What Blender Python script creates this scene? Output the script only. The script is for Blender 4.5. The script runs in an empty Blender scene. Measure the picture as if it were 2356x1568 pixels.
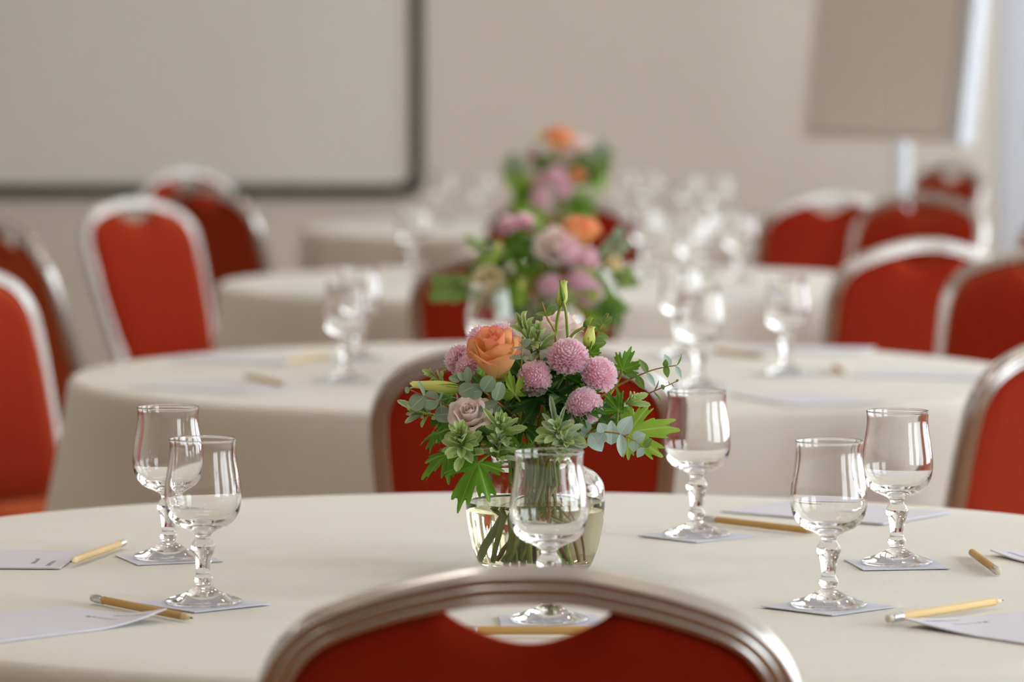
import bpy, math, random
from mathutils import Vector, Matrix, Euler

# ------------------------------------------------------------------ camera, world, light, exposure
SC = bpy.context.scene
COL = SC.collection
FPX = 9806.0                      # focal length in pixels of the 2356 x 1568 frame
CAMZ = 1.27
PITCH = math.atan(671.0 / FPX)
TABLE_Z = 0.76
cam_data = bpy.data.cameras.new('camera')
cam = bpy.data.objects.new('camera', cam_data)
COL.objects.link(cam)
cam.location = (0, 0, CAMZ)
cam.rotation_euler = (math.pi / 2 - PITCH, 0, 0)
cam_data.sensor_width = 36.0
cam_data.lens = FPX / 2356.0 * 36.0
cam_data.clip_start = 0.1
cam_data.clip_end = 100
cam_data.dof.use_dof = True
cam_data.dof.focus_distance = 4.09
cam_data.dof.aperture_fstop = 5.0
cam_data.dof.aperture_blades = 9
SC.camera = cam

SC.view_settings.view_transform = 'Standard'
SC.view_settings.look = 'None'
SC.view_settings.exposure = 0.0
SC.view_settings.gamma = 1.0
SC.view_settings.use_curve_mapping = False
SC.cycles.use_denoising = True
SC.cycles.max_bounces = 26
SC.cycles.transmission_bounces = 26
SC.cycles.glossy_bounces = 14
SC.cycles.diffuse_bounces = 3
SC.cycles.use_adaptive_sampling = True
SC.cycles.adaptive_threshold = 0.09
SC.cycles.adaptive_min_samples = 12
SC.cycles.transparent_max_bounces = 12
SC.cycles.sample_clamp_indirect = 6.0
SC.cycles.blur_glossy = 0.6

world = bpy.data.worlds.new('world')
SC.world = world
world.use_nodes = True
wb = world.node_tree.nodes['Background']
wb.inputs[0].default_value = (0.75, 0.87, 1.0, 1)
wb.inputs[1].default_value = 1.0

# daylight through the row of windows in the right-hand wall
XR, XL, YB, YF, ZC = 3.6, -5.5, 15.6, -5.0, 3.1      # room limits
WINDOWS = [0.4, 3.2, 6.0, 8.8, 11.6, 14.4]           # window centres along y
WIN_W, WIN_Z0, WIN_Z1 = 2.0, 0.55, 2.75
WIN_POWER = 126.0
for wy in WINDOWS:
    ld = bpy.data.lights.new('window_daylight', 'AREA')
    ld.shape = 'RECTANGLE'
    ld.size = WIN_Z1 - WIN_Z0 + 0.5
    ld.size_y = WIN_W + 0.5
    ld.energy = WIN_POWER
    ld.color = (0.89, 0.955, 1.0)
    lo = bpy.data.objects.new('window_daylight', ld)
    COL.objects.link(lo)
    lo.location = (XR + 0.45, wy, (WIN_Z0 + WIN_Z1) / 2)
    lo.rotation_euler = (0, math.pi / 2, 0)          # shines along -x
# round ceiling lamps, and small warm spots between them
for lx, ly in [(-3.4, 1.0), (-0.6, 1.0), (-3.4, 4.6), (-0.6, 4.6), (-3.4, 8.2), (-0.6, 8.2), (-3.4, 11.8), (-0.6, 11.8)]:
    ld = bpy.data.lights.new('ceiling_lamp', 'AREA')
    ld.shape = 'DISK'
    ld.size = 0.5
    ld.energy = 8.0
    ld.color = (1.0, 0.93, 0.83)
    lo = bpy.data.objects.new('ceiling_lamp', ld)
    COL.objects.link(lo)
    lo.location = (lx, ly, ZC - 0.03)
for lx, ly in [(-1.6, 2.6), (0.8, 2.6), (-1.6, 6.4), (0.8, 6.4), (-1.6, 10.0), (0.8, 10.0)]:
    ld = bpy.data.lights.new('ceiling_spot', 'POINT')
    ld.energy = 3.0
    ld.color = (1.0, 0.80, 0.55)
    ld.shadow_soft_size = 0.04
    lo = bpy.data.objects.new('ceiling_spot', ld)
    COL.objects.link(lo)
    lo.location = (lx, ly, ZC - 0.08)

# ------------------------------------------------------------------ helpers
R2 = math.radians
FWD = Vector((0, math.cos(PITCH), -math.sin(PITCH)))
UP = Vector((0, math.sin(PITCH), math.cos(PITCH)))
CAMP = Vector((0, 0, CAMZ))

def ray(px, py):
    return FWD + Vector((1, 0, 0)) * ((px - 1178.0) / FPX) + UP * ((784.0 - py) / FPX)

def at(px, py, Y):                      # point at depth Y seen at that place of the photograph
    r = ray(px, py)
    return CAMP + r * (Y / r.y)

def tab(px, py, z=TABLE_Z):             # point on a table top
    r = ray(px, py)
    return CAMP + r * ((z - CAMZ) / r.z)

WM = {}                                  # world matrices of the roots

def empty(name, loc, rz=0.0, label=None, cat=None, group=None):
    o = bpy.data.objects.new(name, None)
    COL.objects.link(o)
    o.empty_display_size = 0.02
    o.location = loc
    o.rotation_euler = (0, 0, rz)
    WM[o.name] = Matrix.Translation(Vector(loc)) @ Matrix.Rotation(rz, 4, 'Z')
    tag(o, label, cat, group)
    return o

def tag(o, label=None, cat=None, group=None, kind=None):
    if label: o['label'] = label
    if cat: o['category'] = cat
    if group: o['group'] = group
    if kind: o['kind'] = kind
    return o

def mesh(name, verts, faces, mat=None, smooth=True, uvs=None):
    me = bpy.data.meshes.new(name)
    me.from_pydata([tuple(v) for v in verts], [], faces)
    if smooth:
        me.polygons.foreach_set('use_smooth', [True] * len(me.polygons))
    if uvs is not None:
        ul = me.uv_layers.new(name='UVMap')
        for lp in me.loops:
            ul.data[lp.index].uv = uvs[lp.vertex_index]
    if mat: me.materials.append(mat)
    me.update()
    return me

def put(name, me, parent=None, world=None, local=None, mat=None):
    o = bpy.data.objects.new(name, me)
    COL.objects.link(o)
    if parent is not None:
        o.parent = parent
        if world is not None:
            o.matrix_basis = WM[parent.name].inverted() @ world
            WM[o.name] = world
        elif local is not None:
            o.matrix_basis = local
            WM[o.name] = WM[parent.name] @ local
        else:
            WM[o.name] = WM[parent.name].copy()
    elif world is not None:
        o.matrix_basis = world
        WM[o.name] = world
    else:
        WM[o.name] = Matrix.Identity(4)
    return o

def box(name, lo, hi, mat, parent=None, kind=None):
    x0, y0, z0 = lo; x1, y1, z1 = hi
    v = [(x0,y0,z0),(x1,y0,z0),(x1,y1,z0),(x0,y1,z0),(x0,y0,z1),(x1,y0,z1),(x1,y1,z1),(x0,y1,z1)]
    f = [(0,3,2,1),(4,5,6,7),(0,1,5,4),(1,2,6,5),(2,3,7,6),(3,0,4,7)]
    o = put(name, mesh(name, v, f, mat, smooth=False), parent)
    if kind: o['kind'] = kind
    return o

def lathe(prof, n=48):
    verts, faces = [], []
    rings = []
    for r, z in prof:
        if r < 1e-6:
            rings.append([len(verts)]); verts.append((0, 0, z))
        else:
            b = len(verts)
            rings.append(list(range(b, b + n)))
            for i in range(n):
                a = 2 * math.pi * i / n
                verts.append((r * math.cos(a), r * math.sin(a), z))
    for A, B in zip(rings[:-1], rings[1:]):
        for i in range(n):
            j = (i + 1) % n
            if len(A) == 1 and len(B) == 1: continue
            if len(A) == 1: faces.append((A[0], B[j], B[i]))
            elif len(B) == 1: faces.append((A[i], A[j], B[0]))
            else: faces.append((A[i], A[j], B[j], B[i]))
    return verts, faces

def smooth_prof(pts, sub=4):              # Catmull-Rom through (r, z) or any tuples
    out = []
    n = len(pts)
    for i in range(n - 1):
        p0 = Vector(pts[max(i-1, 0)]); p1 = Vector(pts[i]); p2 = Vector(pts[i+1]); p3 = Vector(pts[min(i+2, n-1)])
        for k in range(sub):
            t = k / sub
            q = 0.5 * ((2*p1) + (p2-p0)*t + (2*p0-5*p1+4*p2-p3)*t*t + (3*p1-p0-3*p2+p3)*t*t*t)
            out.append(q)
    out.append(Vector(pts[-1]))
    return out

def tube(pts, rad, sides=7, cap=True):
    pts = [Vector(p) for p in pts]
    n = len(pts)
    rads = rad if isinstance(rad, (list, tuple)) else [rad] * n
    verts, faces = [], []
    t0 = (pts[1] - pts[0]).normalized()
    ref = Vector((0, 0, 1)) if abs(t0.z) < 0.9 else Vector((1, 0, 0))
    nrm = (ref - t0 * ref.dot(t0)).normalized()
    for i, p in enumerate(pts):
        t = (pts[min(i+1, n-1)] - pts[max(i-1, 0)]).normalized()
        nrm = (nrm - t * nrm.dot(t)).normalized()
        bi = t.cross(nrm)
        for k in range(sides):
            a = 2 * math.pi * k / sides
            verts.append(p + (nrm * math.cos(a) + bi * math.sin(a)) * rads[i])
    for i in range(n - 1):
        for k in range(sides):
            l = (k + 1) % sides
            faces.append((i*sides+k, i*sides+l, (i+1)*sides+l, (i+1)*sides+k))
    if cap:
        faces.append(tuple(range(sides - 1, -1, -1)))
        faces.append(tuple((n-1)*sides + k for k in range(sides)))
    return verts, faces

def shift(vf, off):
    o = Vector(off)
    return [Vector(v) - o for v in vf[0]], vf[1]

# ------------------------------------------------------------------ materials
def srgb(r, g, b):
    f = lambda c: (c/255/12.92) if c/255 <= 0.04045 else ((c/255 + 0.055)/1.055) ** 2.4
    return (f(r), f(g), f(b), 1)

def new_mat(name):
    m = bpy.data.materials.new(name)
    m.use_nodes = True
    nt = m.node_tree
    return m, nt, nt.nodes['Principled BSDF']

def plain(name, col, rough=0.5, metal=0.0, noise=0.0, nscale=8.0, bump=0.0, bscale=200.0, sheen=0.0, spec=0.5, stretch=None):
    m, nt, p = new_mat(name)
    N, L = nt.nodes, nt.links
    p.inputs['Base Color'].default_value = col
    p.inputs['Roughness'].default_value = rough
    p.inputs['Metallic'].default_value = metal
    p.inputs['Specular IOR Level'].default_value = spec
    if sheen:
        p.inputs['Sheen Weight'].default_value = sheen
        p.inputs['Sheen Roughness'].default_value = 0.45
    if noise or bump:
        tc = N.new('ShaderNodeTexCoord'); mp = N.new('ShaderNodeMapping')
        L.new(tc.outputs['Object'], mp.inputs['Vector'])
        if stretch: mp.inputs['Scale'].default_value = stretch
    if noise:
        tx = N.new('ShaderNodeTexNoise'); tx.inputs['Scale'].default_value = nscale; tx.inputs['Detail'].default_value = 4
        L.new(mp.outputs[0], tx.inputs['Vector'])
        hs = N.new('ShaderNodeHueSaturation'); hs.inputs['Color'].default_value = col
        mr = N.new('ShaderNodeMapRange'); mr.inputs['To Min'].default_value = 1 - noise; mr.inputs['To Max'].default_value = 1 + noise
        L.new(tx.outputs['Fac'], mr.inputs['Value']); L.new(mr.outputs[0], hs.inputs['Value'])
        L.new(hs.outputs[0], p.inputs['Base Color'])
    if bump:
        t2 = N.new('ShaderNodeTexNoise'); t2.inputs['Scale'].default_value = bscale; t2.inputs['Detail'].default_value = 3
        L.new(mp.outputs[0], t2.inputs['Vector'])
        bp = N.new('ShaderNodeBump'); bp.inputs['Strength'].default_value = bump; bp.inputs['Distance'].default_value = 0.002
        L.new(t2.outputs['Fac'], bp.inputs['Height']); L.new(bp.outputs[0], p.inputs['Normal'])
    return m

def glass(name, ior=1.47, col=(1, 1, 1, 1), rough=0.0):
    m, nt, p = new_mat(name)
    nt.nodes.remove(p)
    g = nt.nodes.new('ShaderNodeBsdfGlass')
    g.inputs['IOR'].default_value = ior
    g.inputs['Color'].default_value = col
    g.inputs['Roughness'].default_value = rough
    nt.links.new(g.outputs[0], nt.nodes['Material Output'].inputs['Surface'])
    return m

def organic(name, stops, coord='V', vein=None, edge=None, trans=0.35, rough=0.5, sheen=0.0, vary=0.12, noise=0.15, nscale=60, bump=0.0):
    """Petal or leaf: colour along the piece (V), a paler midrib where U is near 0, a rim colour where U is near 1."""
    m, nt, p = new_mat(name)
    N, L = nt.nodes, nt.links
    uv = N.new('ShaderNodeUVMap'); uv.uv_map = 'UVMap'
    sp = N.new('ShaderNodeSeparateXYZ'); L.new(uv.outputs[0], sp.inputs[0])
    rp = N.new('ShaderNodeValToRGB')
    el = rp.color_ramp.elements
    el[0].position, el[0].color = stops[0]
    el[1].position, el[1].color = stops[-1]
    for s in stops[1:-1]:
        e = el.new(s[0]); e.color = s[1]
    L.new(sp.outputs[1], rp.inputs['Fac'])
    cur = rp.outputs[0]
    def mixin(cur, col, lo, hi):
        mr = N.new('ShaderNodeMapRange'); mr.interpolation_type = 'SMOOTHSTEP'
        mr.inputs['From Min'].default_value = lo; mr.inputs['From Max'].default_value = hi
        L.new(sp.outputs[0], mr.inputs['Value'])
        mx = N.new('ShaderNodeMix'); mx.data_type = 'RGBA'
        L.new(mr.outputs[0], mx.inputs[0]); L.new(cur, mx.inputs[6]); mx.inputs[7].default_value = col
        return mx.outputs[2]
    if vein: cur = mixin(cur, vein[0], vein[1], 0.0)
    if edge: cur = mixin(cur, edge[0], edge[1], 1.0)
    oi = N.new('ShaderNodeObjectInfo')
    tc = N.new('ShaderNodeTexCoord')
    tx = N.new('ShaderNodeTexNoise'); tx.inputs['Scale'].default_value = nscale; tx.inputs['Detail'].default_value = 3
    ge = N.new('ShaderNodeNewGeometry')
    L.new(ge.outputs['Position'], tx.inputs['Vector'])
    ad = N.new('ShaderNodeMath'); ad.operation = 'MULTIPLY_ADD'
    L.new(oi.outputs['Random'], ad.inputs[0]); ad.inputs[1].default_value = 2 * vary; ad.inputs[2].default_value = 1 - vary - noise
    a2 = N.new('ShaderNodeMath'); a2.operation = 'MULTIPLY_ADD'
    L.new(tx.outputs['Fac'], a2.inputs[0]); a2.inputs[1].default_value = 2 * noise; L.new(ad.outputs[0], a2.inputs[2])
    hs = N.new('ShaderNodeHueSaturation'); L.new(cur, hs.inputs['Color']); L.new(a2.outputs[0], hs.inputs['Value'])
    L.new(hs.outputs[0], p.inputs['Base Color'])
    p.inputs['Roughness'].default_value = rough
    p.inputs['Specular IOR Level'].default_value = 0.35
    if sheen:
        p.inputs['Sheen Weight'].default_value = sheen
    if bump:
        bp = N.new('ShaderNodeBump'); bp.inputs['Strength'].default_value = bump; bp.inputs['Distance'].default_value = 0.001
        L.new(tx.outputs['Fac'], bp.inputs['Height']); L.new(bp.outputs[0], p.inputs['Normal'])
    tr = N.new('ShaderNodeBsdfTranslucent'); L.new(hs.outputs[0], tr.inputs['Color'])
    mx = N.new('ShaderNodeMixShader'); mx.inputs[0].default_value = trans
    L.new(p.outputs[0], mx.inputs[1]); L.new(tr.outputs[0], mx.inputs[2])
    L.new(mx.outputs[0], N['Material Output'].inputs['Surface'])
    return m

M = {}
M['wall'] = plain('wall_paint', srgb(224, 217, 204), 0.8, noise=0.05, nscale=0.7, stretch=(1.6, 1, 0.12))
M['wall_side'] = plain('side_wall_paint', srgb(224, 218, 208), 0.8, noise=0.04, nscale=1.0)
M['wall_rear'] = plain('rear_wall_panelling', srgb(150, 134, 118), 0.6, noise=0.08, nscale=2.0)
M['ceiling'] = plain('ceiling_paint', srgb(236, 232, 222), 0.9, noise=0.02)
M['floor'] = plain('floor_carpet', srgb(152, 104, 66), 0.9, noise=0.12, nscale=30, bump=0.4)
M['white_paint'] = plain('white_paint', srgb(206, 212, 220), 0.4, noise=0.02, nscale=3)
M['cloth'] = plain('cream_tablecloth', srgb(223, 220, 208), 0.85, noise=0.035, nscale=5.0, bump=0.25, bscale=420, sheen=0.25, stretch=(0.5, 2.2, 1))
M['tabletop'] = plain('plywood', srgb(150, 115, 80), 0.6, noise=0.1)
M['leg_steel'] = plain('grey_steel', srgb(120, 120, 122), 0.4, metal=0.8, noise=0.03)
M['fabric'] = plain('red_upholstery', srgb(142, 27, 7), 0.9, noise=0.06, nscale=60, bump=0.3, bscale=700, sheen=1.0, spec=0.1)
_p = M['fabric'].node_tree.nodes['Principled BSDF']
_p.inputs['Sheen Tint'].default_value = srgb(255, 140, 88)
_p.inputs['Sheen Roughness'].default_value = 0.5
M['alu'] = plain('brushed_aluminium', srgb(203, 200, 196), 0.27, metal=0.97, noise=0.04, nscale=30)
M['glass'] = glass('clear_glass', 1.48)
M['vase_glass'] = glass('vase_glass', 1.46, (0.985, 0.995, 0.985, 1))
M['water'] = glass('vase_water', 1.333, (0.97, 0.95, 0.82, 1))
M['paper'] = plain('notepad_paper', srgb(222, 222, 234), 0.8, noise=0.015)
M['coaster'] = plain('coaster_card', srgb(218, 222, 236), 0.8, noise=0.015)
M['ink'] = plain('grey_ink', srgb(150, 150, 158), 0.8, noise=0.1, nscale=900)
M['ink_dark'] = plain('dark_ink', srgb(84, 82, 92), 0.8, noise=0.1, nscale=900)
M['ink_red'] = plain('red_ink', srgb(150, 90, 100), 0.8, noise=0.1, nscale=900)
M['pencil'] = plain('natural_wood', srgb(232, 200, 142), 0.5, noise=0.08, nscale=120, stretch=(1, 0.05, 1))
M['pencil_tan'] = plain('tan_wood', srgb(205, 162, 92), 0.5, noise=0.08, nscale=120, stretch=(1, 0.05, 1))
M['pencil_tip'] = plain('sharpened_wood', srgb(238, 214, 170), 0.7, noise=0.05, nscale=200)
M['graphite'] = plain('graphite', srgb(70, 70, 76), 0.4, noise=0.05)
M['ferrule'] = plain('pencil_ferrule', srgb(215, 215, 215), 0.25, metal=1.0, noise=0.03)
M['eraser'] = plain('rubber_eraser', srgb(222, 214, 192), 0.8, noise=0.04)
M['board'] = plain('whiteboard_surface', srgb(236, 234, 226), 0.35, noise=0.02, nscale=1.5)
M['board_frame'] = plain('dark_frame', srgb(44, 40, 35), 0.5, noise=0.06)
M['chart'] = plain('flipchart_sheet', srgb(224, 213, 203), 0.7, noise=0.03, nscale=2)

PALE = srgb(244, 218, 230)
M['mum'] = organic('pink_pompon_petals', [(0.0, srgb(252, 186, 212)), (0.45, srgb(255, 214, 230)), (0.85, srgb(255, 230, 240)), (1.0, srgb(255, 248, 251))], edge=(srgb(255, 244, 249), 0.70), trans=0.5, rough=0.55, vary=0.04, noise=0.05)
M['rose'] = organic('peach_rose_petals', [(0.0, srgb(255, 232, 150)), (0.35, srgb(255, 220, 158)), (0.82, srgb(255, 204, 146)), (1.0, srgb(246, 150, 130))], trans=0.52, rough=0.5, vary=0.04, noise=0.08, nscale=90)
M['cream_rose'] = organic('cream_petals', [(0.0, srgb(222, 214, 130)), (0.5, srgb(244, 226, 170)), (1.0, srgb(250, 236, 200))], trans=0.3, vary=0.04, noise=0.05)
M['lisi'] = organic('blush_petals', [(0.0, srgb(244, 242, 204)), (0.35, srgb(255, 244, 236)), (1.0, srgb(255, 236, 232))], trans=0.48, vary=0.05, noise=0.06)
M['bud'] = organic('yellow_green_bud', [(0.0, srgb(176, 198, 76)), (0.35, srgb(224, 230, 122)), (1.0, srgb(244, 244, 150))], trans=0.25, vary=0.06, noise=0.08)
M['bud_green'] = organic('green_bud', [(0.0, srgb(96, 138, 50)), (0.6, srgb(140, 178, 64)), (1.0, srgb(176, 200, 90))], trans=0.2, vary=0.06, noise=0.08)
M['euc_grey'] = organic('eucalyptus_grey_green', [(0.0, srgb(128, 150, 120)), (1.0, srgb(146, 166, 138))], vein=(srgb(176, 190, 158), 0.10), edge=(srgb(150, 120, 84), 0.93), trans=0.2, rough=0.55, vary=0.10, noise=0.10)
M['euc_pale'] = organic('eucalyptus_pale_blue', [(0.0, srgb(172, 198, 186)), (1.0, srgb(190, 212, 204))], vein=(srgb(212, 226, 214), 0.10), edge=(srgb(196, 200, 150), 0.94), trans=0.2, rough=0.55, vary=0.07, noise=0.08)
M['euc_green'] = organic('eucalyptus_fresh_green', [(0.0, srgb(104, 134, 60)), (1.0, srgb(122, 152, 76))], vein=(srgb(150, 172, 96), 0.10), edge=(srgb(160, 150, 70), 0.93), trans=0.3, rough=0.5, vary=0.12, noise=0.10)
M['sage'] = organic('silvery_sage', [(0.0, srgb(136, 168, 78)), (0.5, srgb(170, 198, 110)), (1.0, srgb(190, 212, 136))], vein=(srgb(190, 206, 150), 0.14), edge=(srgb(214, 226, 190), 0.80), trans=0.22, rough=0.8, sheen=0.25, vary=0.18, noise=0.12, bump=0.3)
M['sage_grey'] = organic('grey_sage', [(0.0, srgb(124, 146, 98)), (0.5, srgb(154, 172, 132)), (1.0, srgb(176, 190, 154))], vein=(srgb(182, 192, 158), 0.14), edge=(srgb(208, 216, 190), 0.80), trans=0.2, rough=0.8, sheen=0.25, vary=0.18, noise=0.12, bump=0.3)
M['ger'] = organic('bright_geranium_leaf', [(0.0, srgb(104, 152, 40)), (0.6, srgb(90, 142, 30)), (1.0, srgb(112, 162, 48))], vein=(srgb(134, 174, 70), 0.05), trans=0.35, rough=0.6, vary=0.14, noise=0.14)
M['ger_light'] = organic('light_geranium_leaf', [(0.0, srgb(160, 192, 72)), (0.6, srgb(150, 188, 62)), (1.0, srgb(168, 200, 84))], vein=(srgb(186, 210, 112), 0.05), trans=0.4, rough=0.6, vary=0.1, noise=0.12)  # lighter, yellower green than the other geranium leaves
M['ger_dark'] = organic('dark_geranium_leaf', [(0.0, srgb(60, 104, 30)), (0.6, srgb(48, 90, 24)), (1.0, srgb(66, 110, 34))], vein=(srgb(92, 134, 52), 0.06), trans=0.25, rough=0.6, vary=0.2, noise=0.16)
M['stem'] = plain('green_stem', srgb(150, 166, 70), 0.5, noise=0.12, nscale=60)
M['stem_brown'] = plain('woody_stem', srgb(130, 110, 62), 0.6, noise=0.2, nscale=80)
M['stem_red'] = plain('reddish_stem', srgb(150, 88, 60), 0.55, noise=0.15, nscale=60)
M['stem_tan'] = plain('tan_twig', srgb(170, 138, 66), 0.55, noise=0.12, nscale=60)

# ------------------------------------------------------------------ the room
def struct(name, lo, hi, mat, parent=None):
    return box(name, lo, hi, mat, parent, 'structure' if parent is None else None)

struct('floor', (XL, YF, -0.1), (XR, YB, 0.0), M['floor'])
struct('ceiling', (XL, YF, ZC), (XR, YB, ZC + 0.1), M['ceiling'])
struct('wall_back', (XL, YB, 0), (XR, YB + 0.15, ZC), M['wall'])
struct('wall_left', (XL - 0.15, YF, 0), (XL, YB, ZC), M['wall_side'])
struct('wall_front', (XL, YF - 0.15, 0), (XR, YF, ZC), M['wall_rear'])
WT = 0.25
wr = struct('wall_right', (XR, YF, 0), (XR + WT, YB, WIN_Z0), M['wall_side'])
struct('wall_panel', (XR, YF, WIN_Z1), (XR + WT, YB, ZC), M['wall_side'], wr)
edges = [YF] + [e for wy in WINDOWS for e in (wy - WIN_W/2, wy + WIN_W/2)] + [YB]
for a, b in zip(edges[0::2], edges[1::2]):
    struct('wall_panel', (XR, a, WIN_Z0), (XR + WT, b, WIN_Z1), M['wall_side'], wr)
for i, wy in enumerate(WINDOWS):
    a, b = wy - WIN_W/2, wy + WIN_W/2
    w = box('window_%d' % (i + 1), (XR + 0.08, a, WIN_Z0), (XR + 0.14, b, WIN_Z0 + 0.06), M['white_paint'], None, 'structure')
    box('window_frame', (XR + 0.08, a, WIN_Z1 - 0.06), (XR + 0.14, b, WIN_Z1), M['white_paint'], w)
    for yy in (a, wy - 0.04, b - 0.06):
        box('window_frame', (XR + 0.08, yy, WIN_Z0 + 0.06), (XR + 0.14, yy + 0.07, WIN_Z1 - 0.06), M['white_paint'], w)
    box('glazing_bar', (XR + 0.09, a, 1.95), (XR + 0.13, b, 1.99), M['white_paint'], w)
# white door standing open at the end of the back wall
door = box('door_1', (1.685, 14.15, 0), (2.55, 14.19, 2.2), M['white_paint'], None, 'structure')
box('door_stile', (1.612, 14.12, 0), (1.685, 14.21, 2.2), M['white_paint'], door)
box('door_stile', (2.47, 14.12, 0), (2.55, 14.15, 2.2), M['white_paint'], door)

# ------------------------------------------------------------------ whiteboard on the back wall
def rounded_rect(x0, x1, z0, z1, r, n=6):
    pts = []
    for cx, cz, a0 in ((x1-r, z0+r, -90), (x1-r, z1-r, 0), (x0+r, z1-r, 90), (x0+r, z0+r, 180)):
        for k in range(n + 1):
            a = R2(a0 + 90.0 * k / n)
            pts.append((cx + r*math.cos(a), cz + r*math.sin(a)))
    return pts
bx1 = at(974, 300, YB).x
bz0 = at(500, 452, YB).z
BX0, BZ1 = bx1 - 3.0, bz0 + 1.6
wb_root = empty('whiteboard', (0.5*(BX0+bx1), YB, bz0), 0, 'large pale whiteboard with thin dark rounded frame on the beige wall', 'whiteboard')
off = Vector((0.5*(BX0+bx1), YB, bz0))
inn = rounded_rect(BX0+0.045, bx1-0.042, bz0+0.045, BZ1-0.045, 0.045)
out = rounded_rect(BX0, bx1, bz0, BZ1, 0.06)
n = len(inn)
v = [Vector((x, YB-0.012, z)) - off for x, z in inn] + [Vector((x, YB, z)) - off for x, z in inn]
f = [tuple(range(n))] + [(i, i+n, (i+1) % n + n, (i+1) % n) for i in range(n)]
put('board_surface', mesh('board_surface', v, f, M['board'], smooth=False), wb_root)
v = []
for ring, yy in ((inn, YB-0.012), (inn, YB-0.028), (out, YB-0.028), (out, YB)):
    v += [Vector((x, yy, z)) - off for x, z in ring]
f = []
for k in range(3):
    for i in range(n):
        j = (i + 1) % n
        f.append((k*n+i, k*n+j, (k+1)*n+j, (k+1)*n+i))
put('board_frame', mesh('board_frame', v, f, M['board_frame'], smooth=False), wb_root)

# ------------------------------------------------------------------ flipchart by the door
fl = at(1848, 312, 13.05); fr = at(2216, 330, 12.35)
mid = (fl + fr) / 2
ex = (fr - fl); ex.z = 0; FW = ex.length; ex.normalize()
ez = Vector((0, 0, 1)); ey = ez.cross(ex)                 # ey points away from the camera side
fc = empty('flipchart_easel', (mid.x, mid.y, 0), math.atan2(ex.y, ex.x), 'grey-beige flipchart board on one white column beside the white door', 'flipchart')
zb = (fl.z + fr.z) / 2
lean = Matrix.Translation((0, 0, zb)) @ Matrix.Rotation(R2(-7), 4, 'X')
def lbox(name, lo, hi, mat, parent, local):
    o = box(name, lo, hi, mat, parent); o.matrix_basis = local; return o
lbox('board_panel', (-FW/2, 0, 0), (FW/2, 0.012, 1.05), M['chart'], fc, lean)
lbox('paper_pad', (-FW/2+0.02, -0.012, 0.02), (FW/2-0.07, -0.001, 1.0), M['chart'], fc, lean)
lbox('edge_strip', (FW/2-0.045, -0.02, -0.01), (FW/2+0.012, 0.03, 1.06), M['white_paint'], fc, lean)
lbox('edge_strip', (-FW/2-0.006, 0.0, -0.005), (-FW/2, 0.016, 1.06), M['chart'], fc, lean)
cv, cf = tube([(0.0, 0.075, 0.03), (0.0, 0.075, zb + 0.25)], 0.026, 16)
put('column', mesh('column', cv, cf, M['white_paint']), fc)
lv, lf = lathe(smooth_prof([(0, 0.0), (0.24, 0.0), (0.25, 0.012), (0.2, 0.025), (0.05, 0.034), (0, 0.034)], 3), 32)
put('base_plate', mesh('base_plate', [(x, y+0.075, z) for x, y, z in lv], lf, M['white_paint']), fc)

# ------------------------------------------------------------------ tables and cloths
RT = 0.76
T1 = Vector((0.008, 4.16, 0)); T2 = Vector((0.063, 6.71, 0)); T3 = Vector((0.112, 9.36, 0)); T4 = Vector((0.154, 12.25, 0))
def cloth_mesh(seed):
    rnd = random.Random(seed)
    ph = [rnd.uniform(0, 6.28) for _ in range(5)]
    n = 180
    rings = [(0.15, 0, 0), (0.35, 0, 0), (0.55, 0, 0), (0.68, 0, 0), (RT-0.014, 0, 0), (RT-0.006, 0.002, 0), (RT-0.001, 0.007, 0), (RT+0.001, 0.014, 0.02)]
    for k in range(1, 11):
        t = k / 10
        rings.append((RT + 0.002 + 0.012*t, 0.014 + 0.256*t, t))
    v = [(0, 0, TABLE_Z)]
    for r, dz, t in rings:
        for i in range(n):
            a = 2*math.pi*i/n
            fo = 0.55*math.sin(7*a+ph[0]) + 0.3*math.sin(12*a+ph[1]) + 0.25*math.sin(5*a+ph[2]) + 0.15*math.sin(21*a+ph[3])
            rr = r + fo*0.042*t
            z = TABLE_Z - dz
            if t == 0 and dz == 0:
                z -= 0.0007 - 0.0006*math.sin(9*a+ph[4])*math.sin(14*r+ph[2])
            v.append((rr*math.cos(a), rr*math.sin(a), z))
    f = [(0, 1+i, 1+(i+1) % n) for i in range(n)]
    for k in range(len(rings)-1):
        for i in range(n):
            j = (i+1) % n
            f.append((1+k*n+i, 1+(k+1)*n+i, 1+(k+1)*n+j, 1+k*n+j))
    return mesh('tablecloth', v, f, M['cloth'])
CL = ['cream tablecloth on the nearest round table, under the sharp bouquet',
      'cream tablecloth on the second round table, behind the sharp bouquet',
      'cream tablecloth on the third round table back, half hidden behind blurred bouquets',
      'cream tablecloth on the farthest round table, nearest the whiteboard wall']
TL = ['round folding table under the nearest cream cloth', 'round folding table under the second cream cloth from the front',
      'round folding table under the third cream cloth from the front', 'round folding table under the farthest cream cloth']
tv, tf = lathe([(0, 0.722), (RT-0.012, 0.722), (RT-0.006, 0.728), (RT-0.006, 0.75), (RT-0.012, 0.7555), (0, 0.7555)], 64)
top_me = mesh('tabletop', tv, tf, M['tabletop'], smooth=False)
leg_me = []
for a in (45, 135, 225, 315):
    c, s = math.cos(R2(a)), math.sin(R2(a))
    vv, ff = tube([(0.42*c, 0.42*s, 0.722), (0.44*c, 0.44*s, 0.02), (0.44*c, 0.44*s, 0.0)], 0.016, 10)
    leg_me.append(mesh('leg', vv, ff, M['leg_steel']))
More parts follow.
